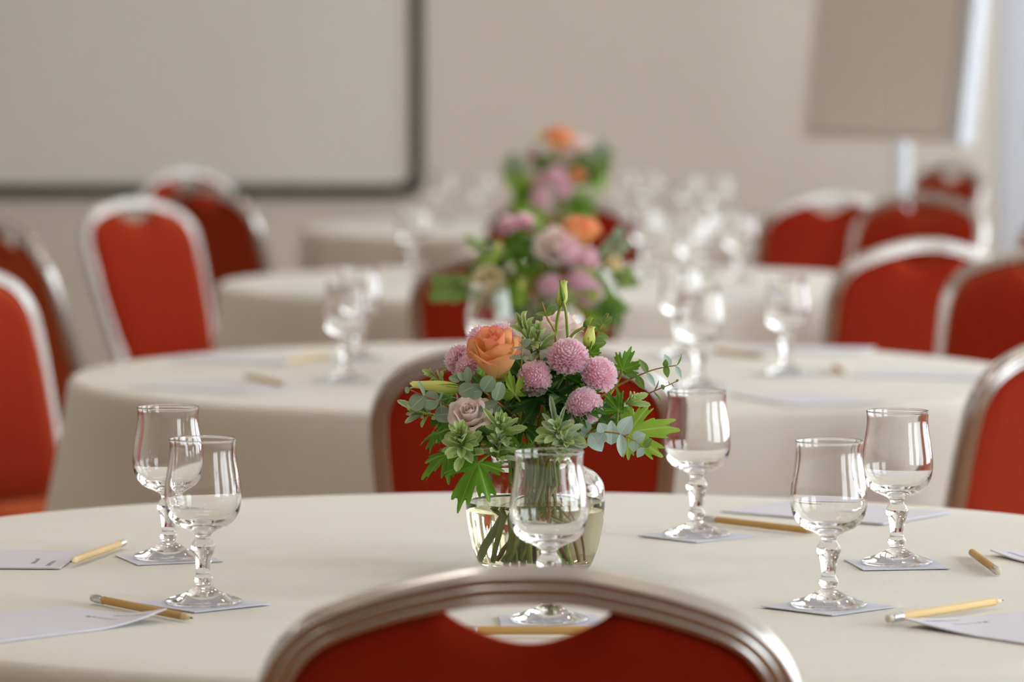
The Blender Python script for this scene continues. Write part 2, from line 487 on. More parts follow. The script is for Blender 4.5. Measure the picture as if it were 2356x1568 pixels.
for i, T in enumerate((T1, T2, T3, T4)):
    c = put('tablecloth', cloth_mesh(11+i), None, Matrix.Translation(T))
    tag(c, CL[i], 'tablecloth', 'cream tablecloths on the round tables')
    t = empty('banquet_table', T, 0, TL[i], 'table', 'round banquet tables')
    put('tabletop', top_me, t)
    for lm in leg_me: put('leg', lm, t)

# ------------------------------------------------------------------ chairs
CH_TOP = 0.887
TANR = math.tan(R2(18.5))
def rec(z): return (CH_TOP - z) * TANR
outer = [(0, 0), (0.035, -0.0012), (0.065, -0.0065), (0.105, -0.016), (0.140, -0.0275), (0.163, -0.038), (0.182, -0.053), (0.197, -0.074), (0.206, -0.100), (0.2075, -0.130), (0.2055, -0.170), (0.201, -0.22), (0.194, -0.29), (0.186, -0.36), (0.178, -0.445)]
FR = 0.013
op = smooth_prof(outer, 4)
cl = []
for i, p in enumerate(op):
    a = op[max(i-1, 0)]; b = op[min(i+1, len(op)-1)]
    t = (b - a).normalized()
    nrm = Vector((t.y, -t.x))                    # inward
    if nrm.y > 0 and i == 0: nrm = -nrm
    if nrm.dot(Vector((-p.x, -0.25 - p.y))) < 0: nrm = -nrm
    cl.append((p + nrm*FR, nrm))
path = [(Vector((-p.x, p.y)), Vector((-q.x, q.y))) for p, q in reversed(cl[1:])] + [(p, q) for p, q in cl]
sec = [(-.013,-.004),(-.011,-.0095),(-.0075,-.0115),(-.0055,-.0105),(-.0043,-.0075),(-.003,-.0105),(0,-.012),(.003,-.0105),(.0043,-.0075),(.0055,-.0105),(.0075,-.0115),(.011,-.0095),(.013,-.004)]
sec = sec + [(a, -b) for a, b in reversed(sec)]
v, f = [], []
m_ = len(sec)
for p, q in path:
    for a, b in sec:
        z = CH_TOP + p.y - q.y*a
        x = p.x - q.x*a
        v.append((x, rec(z) + b*1.0, z + b*TANR))
for i in range(len(path)-1):
    for k in range(m_):
        l = (k+1) % m_
        f.append((i*m_+k, i*m_+l, (i+1)*m_+l, (i+1)*m_+k))
f.append(tuple(range(m_))); f.append(tuple((len(path)-1)*m_+k for k in reversed(range(m_))))
arch_me = mesh('back_frame', v, f, M['alu'])
# backrest pad
inner_top = []
for p, q in cl:
    pi = p + q*(FR - 0.004)
    if pi.y > -0.125: inner_top.append(pi)
half = [Vector((p.x, p.y)) for p in inner_top]
full = [Vector((-p.x, p.y)) for p in reversed(half[1:])] + half
acc = [0]
for a, b in zip(full[:-1], full[1:]): acc.append(acc[-1] + (b-a).length)
def top_at(s):
    d = s * acc[-1]
    for i in range(len(full)-1):
        if d <= acc[i+1] + 1e-9:
            u = (d-acc[i])/max(1e-9, acc[i+1]-acc[i]); return full[i].lerp(full[i+1], u)
    return full[-1]
NS, NT = 64, 14
ZB = -0.43
def pad_pt(i, j):
    s = i/NS; t = j/NT
    tp = top_at(s)
    dip = 0.0
    if abs(tp.x) < 0.066:
        dip = 0.036*math.cos(tp.x/0.066*math.pi/2)**0.8 + 0.002
    top = Vector((tp.x, tp.y - dip))
    bot = Vector(((2*s-1)*0.160, ZB))
    p = bot.lerp(top, t)
    p.x += (2*s-1)*0.008*math.sin(math.pi*t)*abs(2*s-1)
    return p
v, f = [], []
for side in (0, 1):
    for j in range(NT+1):
        for i in range(NS+1):
            p = pad_pt(i, j)
            e = min(i, NS-i)/NS*2; e2 = min(j, NT-j)/NT*2
            puff = (min(1, e*3.2))**0.5 * (min(1, e2*3.0))**0.5
            z = CH_TOP + p.y
            y = rec(z) + (-(0.004 + 0.008*puff) if side == 0 else (0.006 + 0.020*puff))
            v.append((p.x, y, z))
W_ = NS+1; H_ = (NS+1)*(NT+1)
for j in range(NT):
    for i in range(NS):
        a = j*W_+i
        f.append((a, a+1, a+1+W_, a+W_)); f.append((H_+a, H_+a+W_, H_+a+1+W_, H_+a+1))
for j in range(NT):
    for i0 in (0, NS):
        a = j*W_+i0; b = a+W_
        f.append((a, b, H_+b, H_+a) if i0 == 0 else (b, a, H_+a, H_+b))
for i in range(NS):
    for j0 in (0, NT):
        a = j0*W_+i; b = a+1
        f.append((b, a, H_+a, H_+b) if j0 == 0 else (a, b, H_+b, H_+a))
pad_me = mesh('backrest', v, f, M['fabric'])
# seat cushion, rails, legs
v, f = [], []
SEC = [(0.0, 0.405), (0.93, 0.405), (1.0, 0.418), (1.0, 0.445), (0.95, 0.458), (0.7, 0.464), (0.0, 0.467)]
for r, z in SEC:
    for i in range(40):
        a = 2*math.pi*i/40
        c, s = math.cos(a), math.sin(a)
        v.append((0.205*r*math.copysign(abs(c)**0.45, c), 0.345 + 0.205*r*math.copysign(abs(s)**0.45, s), z))
for k in range(len(SEC)-1):
    for i in range(40):
        j = (i+1) % 40
        f.append((k*40+i, k*40+j, (k+1)*40+j, (k+1)*40+i))
seat_me = mesh('seat', v, f, M['fabric'])
rv, rf = tube([(-0.175, 0.155, 0.395), (-0.175, 0.53, 0.395), (0.175, 0.53, 0.395), (0.175, 0.155, 0.395), (-0.175, 0.155, 0.395)], 0.0105, 8)
rail_me = mesh('seat_rail', rv, rf, M['alu'])
legs_me = []
for sx in (-1, 1):
    vv, ff = tube([(sx*0.178, rec(CH_TOP-0.43), CH_TOP-0.43), (sx*0.18, rec(CH_TOP-0.46)+0.004, CH_TOP-0.475), (sx*0.185, 0.115, 0.25), (sx*0.19, 0.04, 0.0)], 0.0115, 10)
    legs_me.append(mesh('leg', vv, ff, M['alu']))
    vv, ff = tube([(sx*0.175, 0.525, 0.40), (sx*0.18, 0.535, 0.25), (sx*0.185, 0.54, 0.0)], 0.0115, 10)
    legs_me.append(mesh('leg', vv, ff, M['alu']))
def chair(X, Y, hx, hy, label):
    rz = math.atan2(-hx, hy)
    c = empty('banquet_chair', (X, Y, 0), rz, label, 'chair', 'red banquet chairs around the tables')
    put('back_frame', arch_me, c); put('backrest', pad_me, c); put('seat', seat_me, c); put('seat_rail', rail_me, c)
    for l in legs_me: put('leg', l, c)
    return c
def X_(px, Y): return (px-1178.0)/FPX*Y
chair(X_(1214, 3.14), 3.14, 0.03, 1, 'red banquet chair in the very front, back turned, cut off by the bottom edge')
chair(X_(1207, 5.66), 5.66, 0, 1, 'dark red chair directly behind the sharp bouquet, back turned')
chair(X_(1183, 8.35), 8.35, 0, 1, 'dark red chair behind the middle bouquet, back turned, at the third table')
chair(X_(1297, 11.22), 11.22, 0, 1, 'small dark red chair back peeking out beside the farthest bouquet')
chair(0.803, 5.87, -0.62, 0.78, 'orange-red chair cut by the photo edge beside the rear-right goblets of the nearest table')
chair(X_(2132, 8.62), 8.62, -0.45, 0.9, 'orange-red chair with arched grey frame beyond the second table, before two farther chairs')
chair(1.035, 8.22, -0.5, -0.86, 'orange-red chair half out of the photo, overlapping the arched chair beyond the second table')
chair(X_(1914, 11.5), 11.5, -0.42, 0.9, 'red chair with a pale crescent gap under its frame, below the flipchart')
chair(X_(2130, 11.4), 11.4, -0.6, -0.8, 'orange chair facing the tables, between the crescent-gap chair and the white door')
chair(1.485, 14.3, -0.85, -0.5, 'small bright orange chair standing right against the white door')
chair(1.425, 10.5, -0.75, -0.66, 'chair of which only a sliver shows at the edge, just past the white door')
chair(X_(300, 11.0), 11.0, 0.76, -0.65, 'brightly lit red chair in wide silver frame facing right, in front of a dark chair')
chair(X_(418, 13.7), 13.7, 0.75, -0.66, 'far chair whose silver arch and orange pad rise behind the dark chair below the whiteboard')
chair(X_(466, 12.05), 12.05, 0.75, 0.66, 'dark maroon chair back between the brightly lit chair and the farthest table')
chair(-1.13, 9.46, 0.9, 0.43, 'shadowy brown-red chair back behind the large bright chair at the photo edge')
chair(-1.035, 7.7, 0.78, -0.62, 'large bright red chair cut by the photo edge beside the second tablecloth')

# ------------------------------------------------------------------ goblets, coasters
gp_out = [(0.0, 0.0), (0.0335, 0.0), (0.0352, 0.0012), (0.0348, 0.0030), (0.0305, 0.0048), (0.0205, 0.0082), (0.0142, 0.0112), (0.0108, 0.0136), (0.0072, 0.0156), (0.0071, 0.0180), (0.0082, 0.0200), (0.0091, 0.0220), (0.0083, 0.0245), (0.0069, 0.0268), (0.0066, 0.0310), (0.0076, 0.0390), (0.0098, 0.0470), (0.0112, 0.0510), (0.0107, 0.0545), (0.0085, 0.0580), (0.0070, 0.0603), (0.0080, 0.0640), (0.0140, 0.0678), (0.0238, 0.0722), (0.0290, 0.0768), (0.0330, 0.0835), (0.0350, 0.0930), (0.0352, 0.1030), (0.0339, 0.1150), (0.0319, 0.1270), (0.0306, 0.1370), (0.0303, 0.1440), (0.0307, 0.1495), (0.0311, 0.1512)]
gp_rim = [(0.0308, 0.1521), (0.0302, 0.1519), (0.0298, 0.1510)]
gp_in = [(0.0295, 0.1490), (0.0291, 0.1440), (0.0293, 0.1370), (0.0305, 0.1270), (0.0325, 0.1150), (0.0338, 0.1030), (0.0335, 0.0930), (0.0310, 0.0850), (0.0262, 0.0790), (0.0190, 0.0755), (0.0100, 0.0738), (0.0, 0.0733)]
prof = [gp_out[0]] + [(max(0, q.x), q.y) for q in smooth_prof(gp_out[1:] + gp_rim + gp_in[:-1], 3)] + [gp_in[-1]]
gv, gf = lathe(prof, 64)
gob_me = mesh('goblet', gv, gf, M['glass'])
def goblet(p, label):
    g = put('goblet', gob_me, None, Matrix.Translation((p.x, p.y, TABLE_Z + (0.0013 if True else 0))) @ Matrix.Rotation(random.Random(label).uniform(0, 6), 4, 'Z'))
    tag(g, label, 'glass', 'empty stemmed goblets on the tables')
def slab(name, pts, h, mat, label, cat, group, z0=TABLE_Z + 0.0003, lift=None):
    """thin card or paper: outline pts (x, y), h thick"""
    n = len(pts)
    c = Vector((sum(p[0] for p in pts)/n, sum(p[1] for p in pts)/n, z0))
    lf_ = lift or (lambda x, y: 0.0)
    v = [Vector((x, y, z0 + lf_(x, y))) - c for x, y in pts] + [Vector((x, y, z0 + h + lf_(x, y))) - c for x, y in pts]
    f = [tuple(reversed(range(n))), tuple(range(n, 2*n))] + [(i, (i+1) % n, n+(i+1) % n, n+i) for i in range(n)]
    o = put(name, mesh(name, v, f, mat, smooth=False), None, Matrix.Translation(c))
    tag(o, label, cat, group)
    return o
def coaster(p, ang, label, side=0.088):
    c, s = math.cos(R2(ang)), math.sin(R2(ang)); h = side/2
    pts = [(p.x + x*c - y*s, p.y + x*s + y*c) for x, y in ((-h, -h), (h, -h), (h, h), (-h, h))]
    slab('paper_coaster', pts, 0.0008, M['coaster'], label, 'coaster', 'square paper coasters under the goblets')
G1 = [((468, 1389), 42, 'front goblet of the pair on the left, by the tan pencil'),
      ((388, 1285), 20, 'rear goblet of the pair on the left of the nearest table'),
      ((1603, 1233), 42, 'goblet just right of the sharp bouquet, at the end of the long pencil'),
      ((1906, 1396), 44, 'front goblet of the pair on the right, a sheet seen through its bowl'),
      ((2063, 1298), 8, 'rear goblet of the pair on the right of the nearest table'),
      ((1263, 1430), 2, 'goblet in front of the glass vase, its stem hidden by the front chair')]
CO1 = ['square coaster under the front goblet of the left pair', 'square coaster under the rear goblet of the left pair',
       'square coaster under the goblet just right of the sharp bouquet', 'square coaster under the front goblet of the right pair',
       'square coaster under the rear goblet of the right pair', 'square coaster seen through the gap in the front chair']
for ((px, py), a, lab), cl_ in zip(G1, CO1):
    p = tab(px, py)
    goblet(p, lab)
    coaster(p, a, cl_)
G2 = [((797, 876), 'blurred front goblet of the left pair on the second table'), ((826, 826), 'blurred rear goblet of the left pair on the second table'),
      ((1125, 885), 'blurred goblet on the second table just above the orange rose'), ((1610, 892), 'blurred goblet on the second table, directly above the goblet right of the bouquet'),
      ((1566, 820), 'blurred goblet on the second table, mostly hidden behind its neighbour'), ((1810, 860), 'blurred goblet standing alone on the right of the second table')]
CO2 = ['blurred coaster under the front goblet of the left pair, second table', 'blurred coaster under the rear goblet of the left pair, second table',
       'blurred coaster under the goblet behind the orange rose', 'blurred coaster under the goblet above the one right of the bouquet',
       'blurred coaster under the half-hidden goblet of the second table', 'blurred coaster under the lone goblet right of the second table']
for i, ((px, py), lab) in enumerate(G2):
    p = tab(px, py); goblet(p, lab); coaster(p, 15 + 23*i, CO2[i])
for (x, y), lab in [((0.305, 9.68), 'blurred goblet at the third table close to the small dark red chair back'), ((0.385, 9.10), 'blurred goblet at the near rim of the third table, among the right cluster'),
                    ((0.50, 9.36), 'blurred goblet at the third table beside the crescent-gap chair'), ((0.435, 9.62), 'blurred goblet in the middle of the right cluster on the third table'), ((-0.225, 9.72), 'blurred goblet on the left of the third table, in front of the farthest tabletop')]:
    goblet(Vector((x, y, 0)), lab)
for px, Y, lab in [(1020, 12.5, 'far goblet next to the corner of the whiteboard'), (1112, 12.4, 'far goblet between the whiteboard corner and the farthest bouquet'),
                   (1440, 12.8, 'far goblet touching the outline of the farthest bouquet, right side'), (1496, 12.5, 'far goblet on the farthest table beside the small dark red chair back'), (1588, 12.3, 'far goblet in the middle of the three on the farthest table, right side'), (1654, 12.1, 'far goblet at the end of the row, nearest the flipchart')]:
    goblet(Vector((X_(px, Y), Y, 0)), lab)

# ------------------------------------------------------------------ pencils and notepads
PR = 0.0038
def ring_tube(rs, sides):
    return tube([(0, y, 0) for y, r in rs], [r for y, r in rs], sides)
def pencil_meshes(mat):
    L = 0.175
    out = []
    for nm, rs, m_, sd in (('body', [(0.020, PR), (0.09, PR), (L-0.016, PR)], mat, 10), ('tip', [(L-0.016, PR), (L-0.004, 0.0011)], M['pencil_tip'], 12),
                       ('lead', [(L-0.0042, 0.0011), (L, 0.0003)], M['graphite'], 8),
                       ('ferrule', [(0.006, PR*1.04), (0.008, PR*1.1), (0.010, PR*1.02), (0.013, PR*1.1), (0.016, PR*1.02), (0.020, PR*1.08), (0.0205, PR*0.98)], M['ferrule'], 14),
                       ('eraser', [(0.0, PR*0.7), (0.0008, PR*0.92), (0.007, PR*0.96)], M['eraser'], 14)):
        vv, ff = ring_tube(rs, sd)
        me = mesh(nm, vv, ff, m_)
        if nm == 'body': me.polygons.foreach_set('use_smooth', [False]*len(me.polygons))
        out.append((nm, me))
    return out
PM = {'pale': pencil_meshes(M['pencil']), 'tan': pencil_meshes(M['pencil_tan'])}
def pencil(eras, tip, kind, label, z0=0.0):
    e = tab(*eras); t = tab(*tip)
    d = t - e; d.z = 0
    rz = math.atan2(-d.x, d.y)
    c = empty('pencil', (e.x, e.y, TABLE_Z + PR*1.1 + 0.0004 + z0), rz, label, 'pencil', 'wooden pencils on the tables')
    for nm, me in PM[kind]: put(nm, me, c)
    return c
pencil((213, 1386), (424, 1429), 'tan', 'tan pencil lying beside the front-left notepad, its tip by the coaster', )
pencil((288, 1260), (148, 1311), 'pale', 'pale pencil with shiny ferrule lying across the far-left notepad edge', 0.0018)
pencil((2042, 1439), (2298, 1397), 'pale', 'pale pencil resting along the front-right notepad, eraser towards the front', 0.0016)
pencil((2297, 1325), (2212, 1262), 'tan', 'short-looking tan pencil pointing away, beside the far-right notepad')
pencil((1618, 1201), (1880, 1232), 'tan', 'tan pencil running behind the front goblet of the right pair')
pencil((1044, 1466), (1466, 1466), 'tan', 'tan pencil seen through the gap in the front chair', 0.0018)
pencil((648, 840), (800, 818), 'pale', 'blurred pale pencil on the second table, left of the goblet pair', 0.0015)
pencil((566, 874), (655, 893), 'tan', 'blurred brownish pencil on the second table, farthest left', 0.0018)
pencil((1942, 865), (1915, 842), 'tan', 'blurred pencil on the second table seen end-on, right side')
pencil((1640, 811), (1760, 826), 'tan', 'blurred pencil on the second table behind the lone goblet')

def sheet(corner, d1, d2, l1, l2, label, group='notepads on the tables', lift=None, h=0.0014, prints=True, nseg=6):
    """notepad: a corner (pixel), edge directions d1, d2 toward two other pixels, lengths in metres"""
    c = tab(*corner)
    a = tab(*d1) - c; a.z = 0; a.normalize()
    b = tab(*d2) - c; b.z = 0
    b = (b - a*b.dot(a)).normalized()
    def P(u, w): return c + a*(l1*u) + b*(l2*w)
    NU, NW = 14, 10
    root_p = P(0.5, 0.5); root_p.z = TABLE_Z + 0.0003
    lf_ = lift or (lambda u, w: 0.0)
    rc = 0.004
    v, f = [], []
    for zz in (0, h):
        for i in range(NU+1):
            for j in range(NW+1):
                p = P(i/NU, j/NW); p.z = TABLE_Z + 0.0003 + zz + lf_(i/NU*l1, j/NW*l2)
                v.append(p - root_p)
    n1 = (NU+1)*(NW+1); W1 = NW+1
    flip = a.cross(b).z < 0
    for i in range(NU):
        for j in range(NW):
            q = (i*W1+j, (i+1)*W1+j, (i+1)*W1+j+1, i*W1+j+1)
            if flip: q = tuple(reversed(q))
            f.append(tuple(n1+k for k in q)); f.append(tuple(reversed(q)))
    ring = [i*W1 for i in range(NU+1)] + [NU*W1+j for j in range(1, NW+1)] + [i*W1+NW for i in range(NU-1, -1, -1)] + [j for j in range(NW-1, 0, -1)]
    for x, y in zip(ring, ring[1:] + ring[:1]):
        q = (x, y, n1+y, n1+x); f.append(q if not flip else tuple(reversed(q)))
    o = put('notepad', mesh('notepad', v, f, M['paper'], smooth=False), None, Matrix.Translation(root_p))
    tag(o, label, 'notepad', group)
    if prints:
        def mark(name, u0, w0, u1, w1, mat, rows=1, cols=1, gap=0.35):
            v, f = [], []
            rn = random.Random(len(label) + int(u0*1e4))
            for r_ in range(rows):
                for k in range(cols):
                    ua = u0 + (u1-u0)*(k + gap*rn.uniform(.3, .9))/cols; ub = u0 + (u1-u0)*(k+1)/cols
                    wa = w0 + (w1-w0)*r_/rows; wb_ = w0 + (w1-w0)*(r_+0.55*rn.uniform(.7, 1.2))/rows
                    b0 = len(v)
                    for uu, ww in ((ua, wa), (ub, wa), (ub, wb_), (ua, wb_)):
                        p = c + a*uu + b*ww; p.z = TABLE_Z + 0.0003 + h + 0.00015 + lf_(uu, ww)
                        v.append(p - root_p)
                    f.append((b0, b0+1, b0+2, b0+3) if not flip else (b0+3, b0+2, b0+1, b0))
            put(name, mesh(name, v, f, mat, smooth=False), o)
        # a small square emblem, a red touch, a word-like mark beside it and a line of fine print near the short edge
        mark('printed_emblem', 0.030, 0.066, 0.036, 0.074, M['ink_dark'])
        mark('printed_accent', 0.030, 0.061, 0.034, 0.066, M['ink_red'])
        mark('printed_wordmark', 0.0300, 0.030, 0.0345, 0.060, M['ink'], rows=11, cols=2, gap=0.5)
        mark('printed_fine_print', 0.012, 0.012, 0.017, 0.055, M['ink'], rows=16, cols=2, gap=0.5)
    return o
curl1 = lambda u, w: 0.011*max(0, 1-(u+w)/0.075)**1.6
sheet((384, 1430), (0, 1478), (197, 1388), 0.21, 0.145, 'notepad in the lower left corner with its corner lifted by the pencil', lift=curl1)
sheet((138, 1309), (-120, 1307), (300, 1262), 0.21, 0.145, 'notepad at the left photo edge, pale pencil across its end')
curl3 = lambda u, w: 0.006*max(0, 1-(u+w)/0.09)**1.3
sheet((2080, 1441), (2356, 1482), (2275, 1399), 0.21, 0.145, 'notepad in the lower right corner under the pale pencil', lift=curl3)
curl4 = lambda u, w: 0.004*max(0, 1-(u+w)/0.06)**1.3
sheet((2278, 1276), (2430, 1268), (2362, 1326), 0.145, 0.21, 'notepad at the right photo edge beside the short-looking pencil', lift=curl4)
sheet((2192, 1180), (1962, 1219), (1886, 1160), 0.145, 0.21, 'notepad behind the pair of goblets on the right', prints=False)
sheet((1075, 1482), (1320, 1482), (1078, 1540), 0.145, 0.21, 'notepad under the pencil in the gap of the front chair', prints=False)
sheet((570, 905), (250, 890), (590, 874), 0.21, 0.14, 'blurred notepad at the left rim of the second table', prints=False)
sheet((640, 837), (420, 828), (770, 806), 0.21, 0.14, 'blurred notepad on the second table, far side, left of the goblet pair', prints=False)
sheet((1680, 910), (1840, 936), (1830, 890), 0.21, 0.145, 'blurred notepad at the near rim of the second table, right side', prints=False)
sheet((1960, 866), (2200, 872), (1975, 848), 0.21, 0.14, 'blurred notepad at the right rim of the second table', prints=False)
sheet((1700, 808), (1900, 812), (1660, 800), 0.21, 0.14, 'blurred notepad at the far rim of the second table, right side', prints=False)
sheet((640, 672), (800, 680), (690, 650), 0.21, 0.14, 'blurred notepad at the left rim of the third table', prints=False)
sheet((1660, 688), (1850, 676), (1690, 660), 0.21, 0.14, 'blurred notepad at the right rim of the third table', prints=False)

# ------------------------------------------------------------------ plant pieces (unit meshes)
def leaf_unit(shape='round', droop=0.12, fold=0.10, teeth=0, tooth=0.12, nl=14, na=6, mat=None, twist=0.0, wave=0.0, name='leaf'):
    v, f, uv = [], [], []
    for i in range(nl+1):
        t = i/nl
        if shape == 'round': w = math.sqrt(max(0.0, 1-(2*t-1)**2))**0.95
        elif shape == 'heart': w = math.sin(math.pi*min(1, t**0.75))**0.8
        elif shape == 'lance': w = math.sin(math.pi*t**0.85)**0.75
        elif shape == 'thin': w = math.sin(math.pi*t**0.7)**0.8
        else:
            w = 0.30 + 0.70*math.sin(min(1, t/0.7)*math.pi/2)**1.3
            if t > 0.72: w *= math.sqrt(max(0.02, 1-((t-0.72)/0.285)**2))
        if teeth:
            w *= 1 - tooth*(0.5+0.5*math.cos(2*math.pi*teeth*t))
        w = max(w, 0.03)
        for j in range(na+1):
            s = 2*j/na - 1
            x = 0.5*s*w
            z = -droop*t*t + fold*abs(s)*w*0.5 + wave*math.sin(9*t + 2*s)*abs(s)
            v.append((x*math.cos(twist*t) , t - 0.15*droop*t*t, z + x*math.sin(twist*t)))
            uv.append((abs(s), t))
    W1 = na+1
    for i in range(nl):
        for j in range(na):
            f.append((i*W1+j, i*W1+j+1, (i+1)*W1+j+1, (i+1)*W1+j))
    return mesh(name, v, f, mat, True, uv)

def geranium_unit(seed, mat, deep=0.55, frill=0.0, name='blade'):
    """palmate leaf: five lobes, each cut again into rounded teeth, rippled and drooping"""
    rnd = random.Random(seed)
    lobes = [(0, 1.0), (48, 0.92), (-48, 0.92), (98, 0.72), (-98, 0.72)]
    lobes = [(R2(a + rnd.uniform(-7, 7)), r*rnd.uniform(.85, 1.1)) for a, r in lobes]
    NA = 150
    v, f, uv = [(0, 0, 0)], [], [(0, 0)]
    fr = [0.2, 0.4, 0.6, 0.8, 0.92, 1.0]
    p0, p1 = rnd.uniform(0, 6), rnd.uniform(0, 6)
    for k in fr:
        for i in range(NA):
            a = -R2(146) + R2(292)*i/(NA-1)
            best = 0.0; near = 9.0
            for la, lr in lobes:
                d = abs(a-la)
                near = min(near, d)
                q = d/R2(27)
                best = max(best, lr*max(0.0, 1 - q**2.6)**0.55 if q < 1 else 0.0)
            base = 0.47*(1 - 0.4*deep)
            r = max(base*(1+0.1*math.sin(5*a)), best)
            r *= 1 - 0.24*(0.5 + 0.5*math.cos(a*2*math.pi/R2(14.5) + p0))**1.4*(1 if k == 1.0 else (0.5 if k > .9 else 0))
            if abs(a) > R2(128): r *= 1-0.6*(abs(a)-R2(128))/R2(18)
            rr = r*k
            x = rr*math.sin(a); y = rr*math.cos(a)
            z = -0.42*rr*rr + 0.07*math.cos(a*5+p1)*rr + (0.04+frill)*math.sin(a*13+p0)*rr*rr + 0.22*rr*min(near, 0.42)
            v.append((x, y, z)); uv.append((min(1.0, near*rr*1.6), rr))
    for i in range(NA-1):
        f.append((0, 1+i+1, 1+i))
    for k in range(len(fr)-1):
        for i in range(NA-1):
            f.append((1+k*NA+i, 1+k*NA+i+1, 1+(k+1)*NA+i+1, 1+(k+1)*NA+i))
    return mesh(name, v, f, mat, True, uv)

LU = {
    'euc_grey': leaf_unit('round', 0.08, 0.10, mat=M['euc_grey']),
    'euc_pale': leaf_unit('heart', 0.10, 0.16, mat=M['euc_pale']),
    'euc_pale_long': leaf_unit('lance', 0.15, 0.25, mat=M['euc_pale']),
    'euc_green': leaf_unit('heart', 0.10, 0.18, mat=M['euc_green']),
    'sage': leaf_unit('spat', 0.22, 0.30, teeth=8, tooth=0.16, nl=32, mat=M['sage']),
    'sage2': leaf_unit('spat', -0.10, 0.35, teeth=7, tooth=0.18, nl=28, mat=M['sage']),
    'sage_grey': leaf_unit('spat', 0.28, 0.26, teeth=8, tooth=0.15, nl=32, mat=M['sage_grey']),
    'thin': leaf_unit('thin', 0.10, 0.3, mat=M['bud_green']),
}
GER = [geranium_unit(s, M['ger'], 0.62, 0.03) for s in (1, 2, 3)]
GERF = geranium_unit(7, M['ger'], 0.40, 0.20)
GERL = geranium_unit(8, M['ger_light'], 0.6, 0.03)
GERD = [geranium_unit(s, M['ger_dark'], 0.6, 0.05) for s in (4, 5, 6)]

def frame(A, B, N, width):
    """matrix for a unit leaf: base A, tip B, width, facing N"""
    y = B - A; L = y.length; y.normalize()
    z = N - y*N.dot(y)
    if z.length < 1e-4: z = Vector((0.3, 0.2, 0.9)); z -= y*z.dot(y)
    z.normalize(); x = y.cross(z)
    m = Matrix.Identity(4)
    for r in range(3):
        m[r][0] = x[r]*width; m[r][1] = y[r]*L; m[r][2] = z[r]*L; m[r][3] = A[r]
    return m
def axis_frame(P, n, scale, spin=0.0):
    n = n.normalized()
    ref = Vector((0, 0, 1)) if abs(n.z) < 0.95 else Vector((0, 1, 0))
    x = ref.cross(n).normalized(); y = n.cross(x)
    m = Matrix.Identity(4)
    for r in range(3):
        m[r][0] = x[r]; m[r][1] = y[r]; m[r][2] = n[r]; m[r][3] = P[r]
    return m @ Matrix.Rotation(spin, 4, 'Z') @ Matrix.Scale(scale, 4)
def V3(r, u, c): return Vector((r, -c, u))         # right, up, towards the camera

def mum_unit(seed, n=230):
    rnd = random.Random(seed)
    v, f, uv = [], [], []
    ga = math.pi*(3-math.sqrt(5))
    for k in range(n):
        q = (k+0.5)/n
        th = R2(112)*math.sqrt(q)
        ph = k*ga + rnd.uniform(-.12, .12)
        Rk = (0.90 + 0.10*math.sin(th)) * rnd.uniform(0.95, 1.05)
        if th > R2(85): Rk *= 1.06
        if th < R2(24): Rk *= 0.93
        wk = (0.062 + 0.062*min(1, th/R2(75)))*rnd.uniform(.9, 1.1)
        b0 = len(v)
        for i in range(5):
            t = i/4
            r = Rk*(0.58 + 0.42*t)
            tt = th*(0.90 + 0.10*t) + 0.05*math.sin(math.pi*t)
            if t == 1: tt -= 0.05           # tip curls in
            d = Vector((math.sin(tt)*math.cos(ph), math.sin(tt)*math.sin(ph), math.cos(tt)))
            e = Vector((math.cos(tt)*math.cos(ph), math.cos(tt)*math.sin(ph), -math.sin(tt)))
            g = Vector((-math.sin(ph), math.cos(ph), 0))
            w = wk*(0.55, 0.8, 1.0, 0.98, 0.45)[i]
            for s in (-1, 0, 1):
                p = d*r + g*(w*s) - e*(w*0.50*abs(s))
                v.append(p*1.0 - Vector((0, 0, 0.25))); uv.append((abs(s)*0.9, t))
        for i in range(4):
            for j in range(2):
                a = b0+i*3+j
                f.append((a, a+1, a+4, a+3))
    # closed heart of the bloom, so that no gap shows between the petals
    cp = smooth_prof([(0.0, 0.80), (0.30, 0.74), (0.58, 0.48), (0.70, 0.10), (0.60, -0.20), (0.0, -0.34)], 3)
    cv, cf = lathe([(max(0.0, q.x), q.y) for q in cp], 20)
    b0 = len(v)
    v += [Vector(q) - Vector((0, 0, 0.25)) for q in cv]; uv += [(0.5, 0.35)]*len(cv)
    f += [tuple(b0+i for i in q) for q in cf]
    return mesh('bloom', v, f, M['mum'], True, uv)
MUMS = [mum_unit(s) for s in (1, 2, 3)]

def petal_unit(rho, half, h, flare, wav, lean, seed, mat):
    """curved rose petal around the z axis; rho base radius, half angular half-width"""
    rnd = random.Random(seed)
    p1 = rnd.uniform(0, 6)
    v, f, uv = [], [], []
    NV, NU = 9, 10
    for i in range(NV+1):
        t = i/NV
        for j in range(NU+1):
            u = 2*j/NU-1
            wid = (0.45+0.55*math.sin(math.pi*min(1, t*0.62+0.12)))
            a = u*half*wid
            r = rho*(0.35 + 0.75*math.sin(math.pi*0.5*min(1, t*1.5))) + flare*t**3 - lean*t*t
            r += rho*0.06*u
            zt = h*t*(1-0.16*u*u*t) + wav*math.sin(5*u+p1)*t**2
            if flare > 0: zt -= flare*0.55*t**5
            r += wav*0.6*math.sin(7*u+p1*2)*t**3
            v.append((r*math.cos(a), r*math.sin(a), zt)); uv.append((abs(u), t))
    W1 = NU+1
    for i in range(NV):
        for j in range(NU):
            f.append((i*W1+j, i*W1+j+1, (i+1)*W1+j+1, (i+1)*W1+j))
    return mesh('petal', v, f, mat, True, uv)
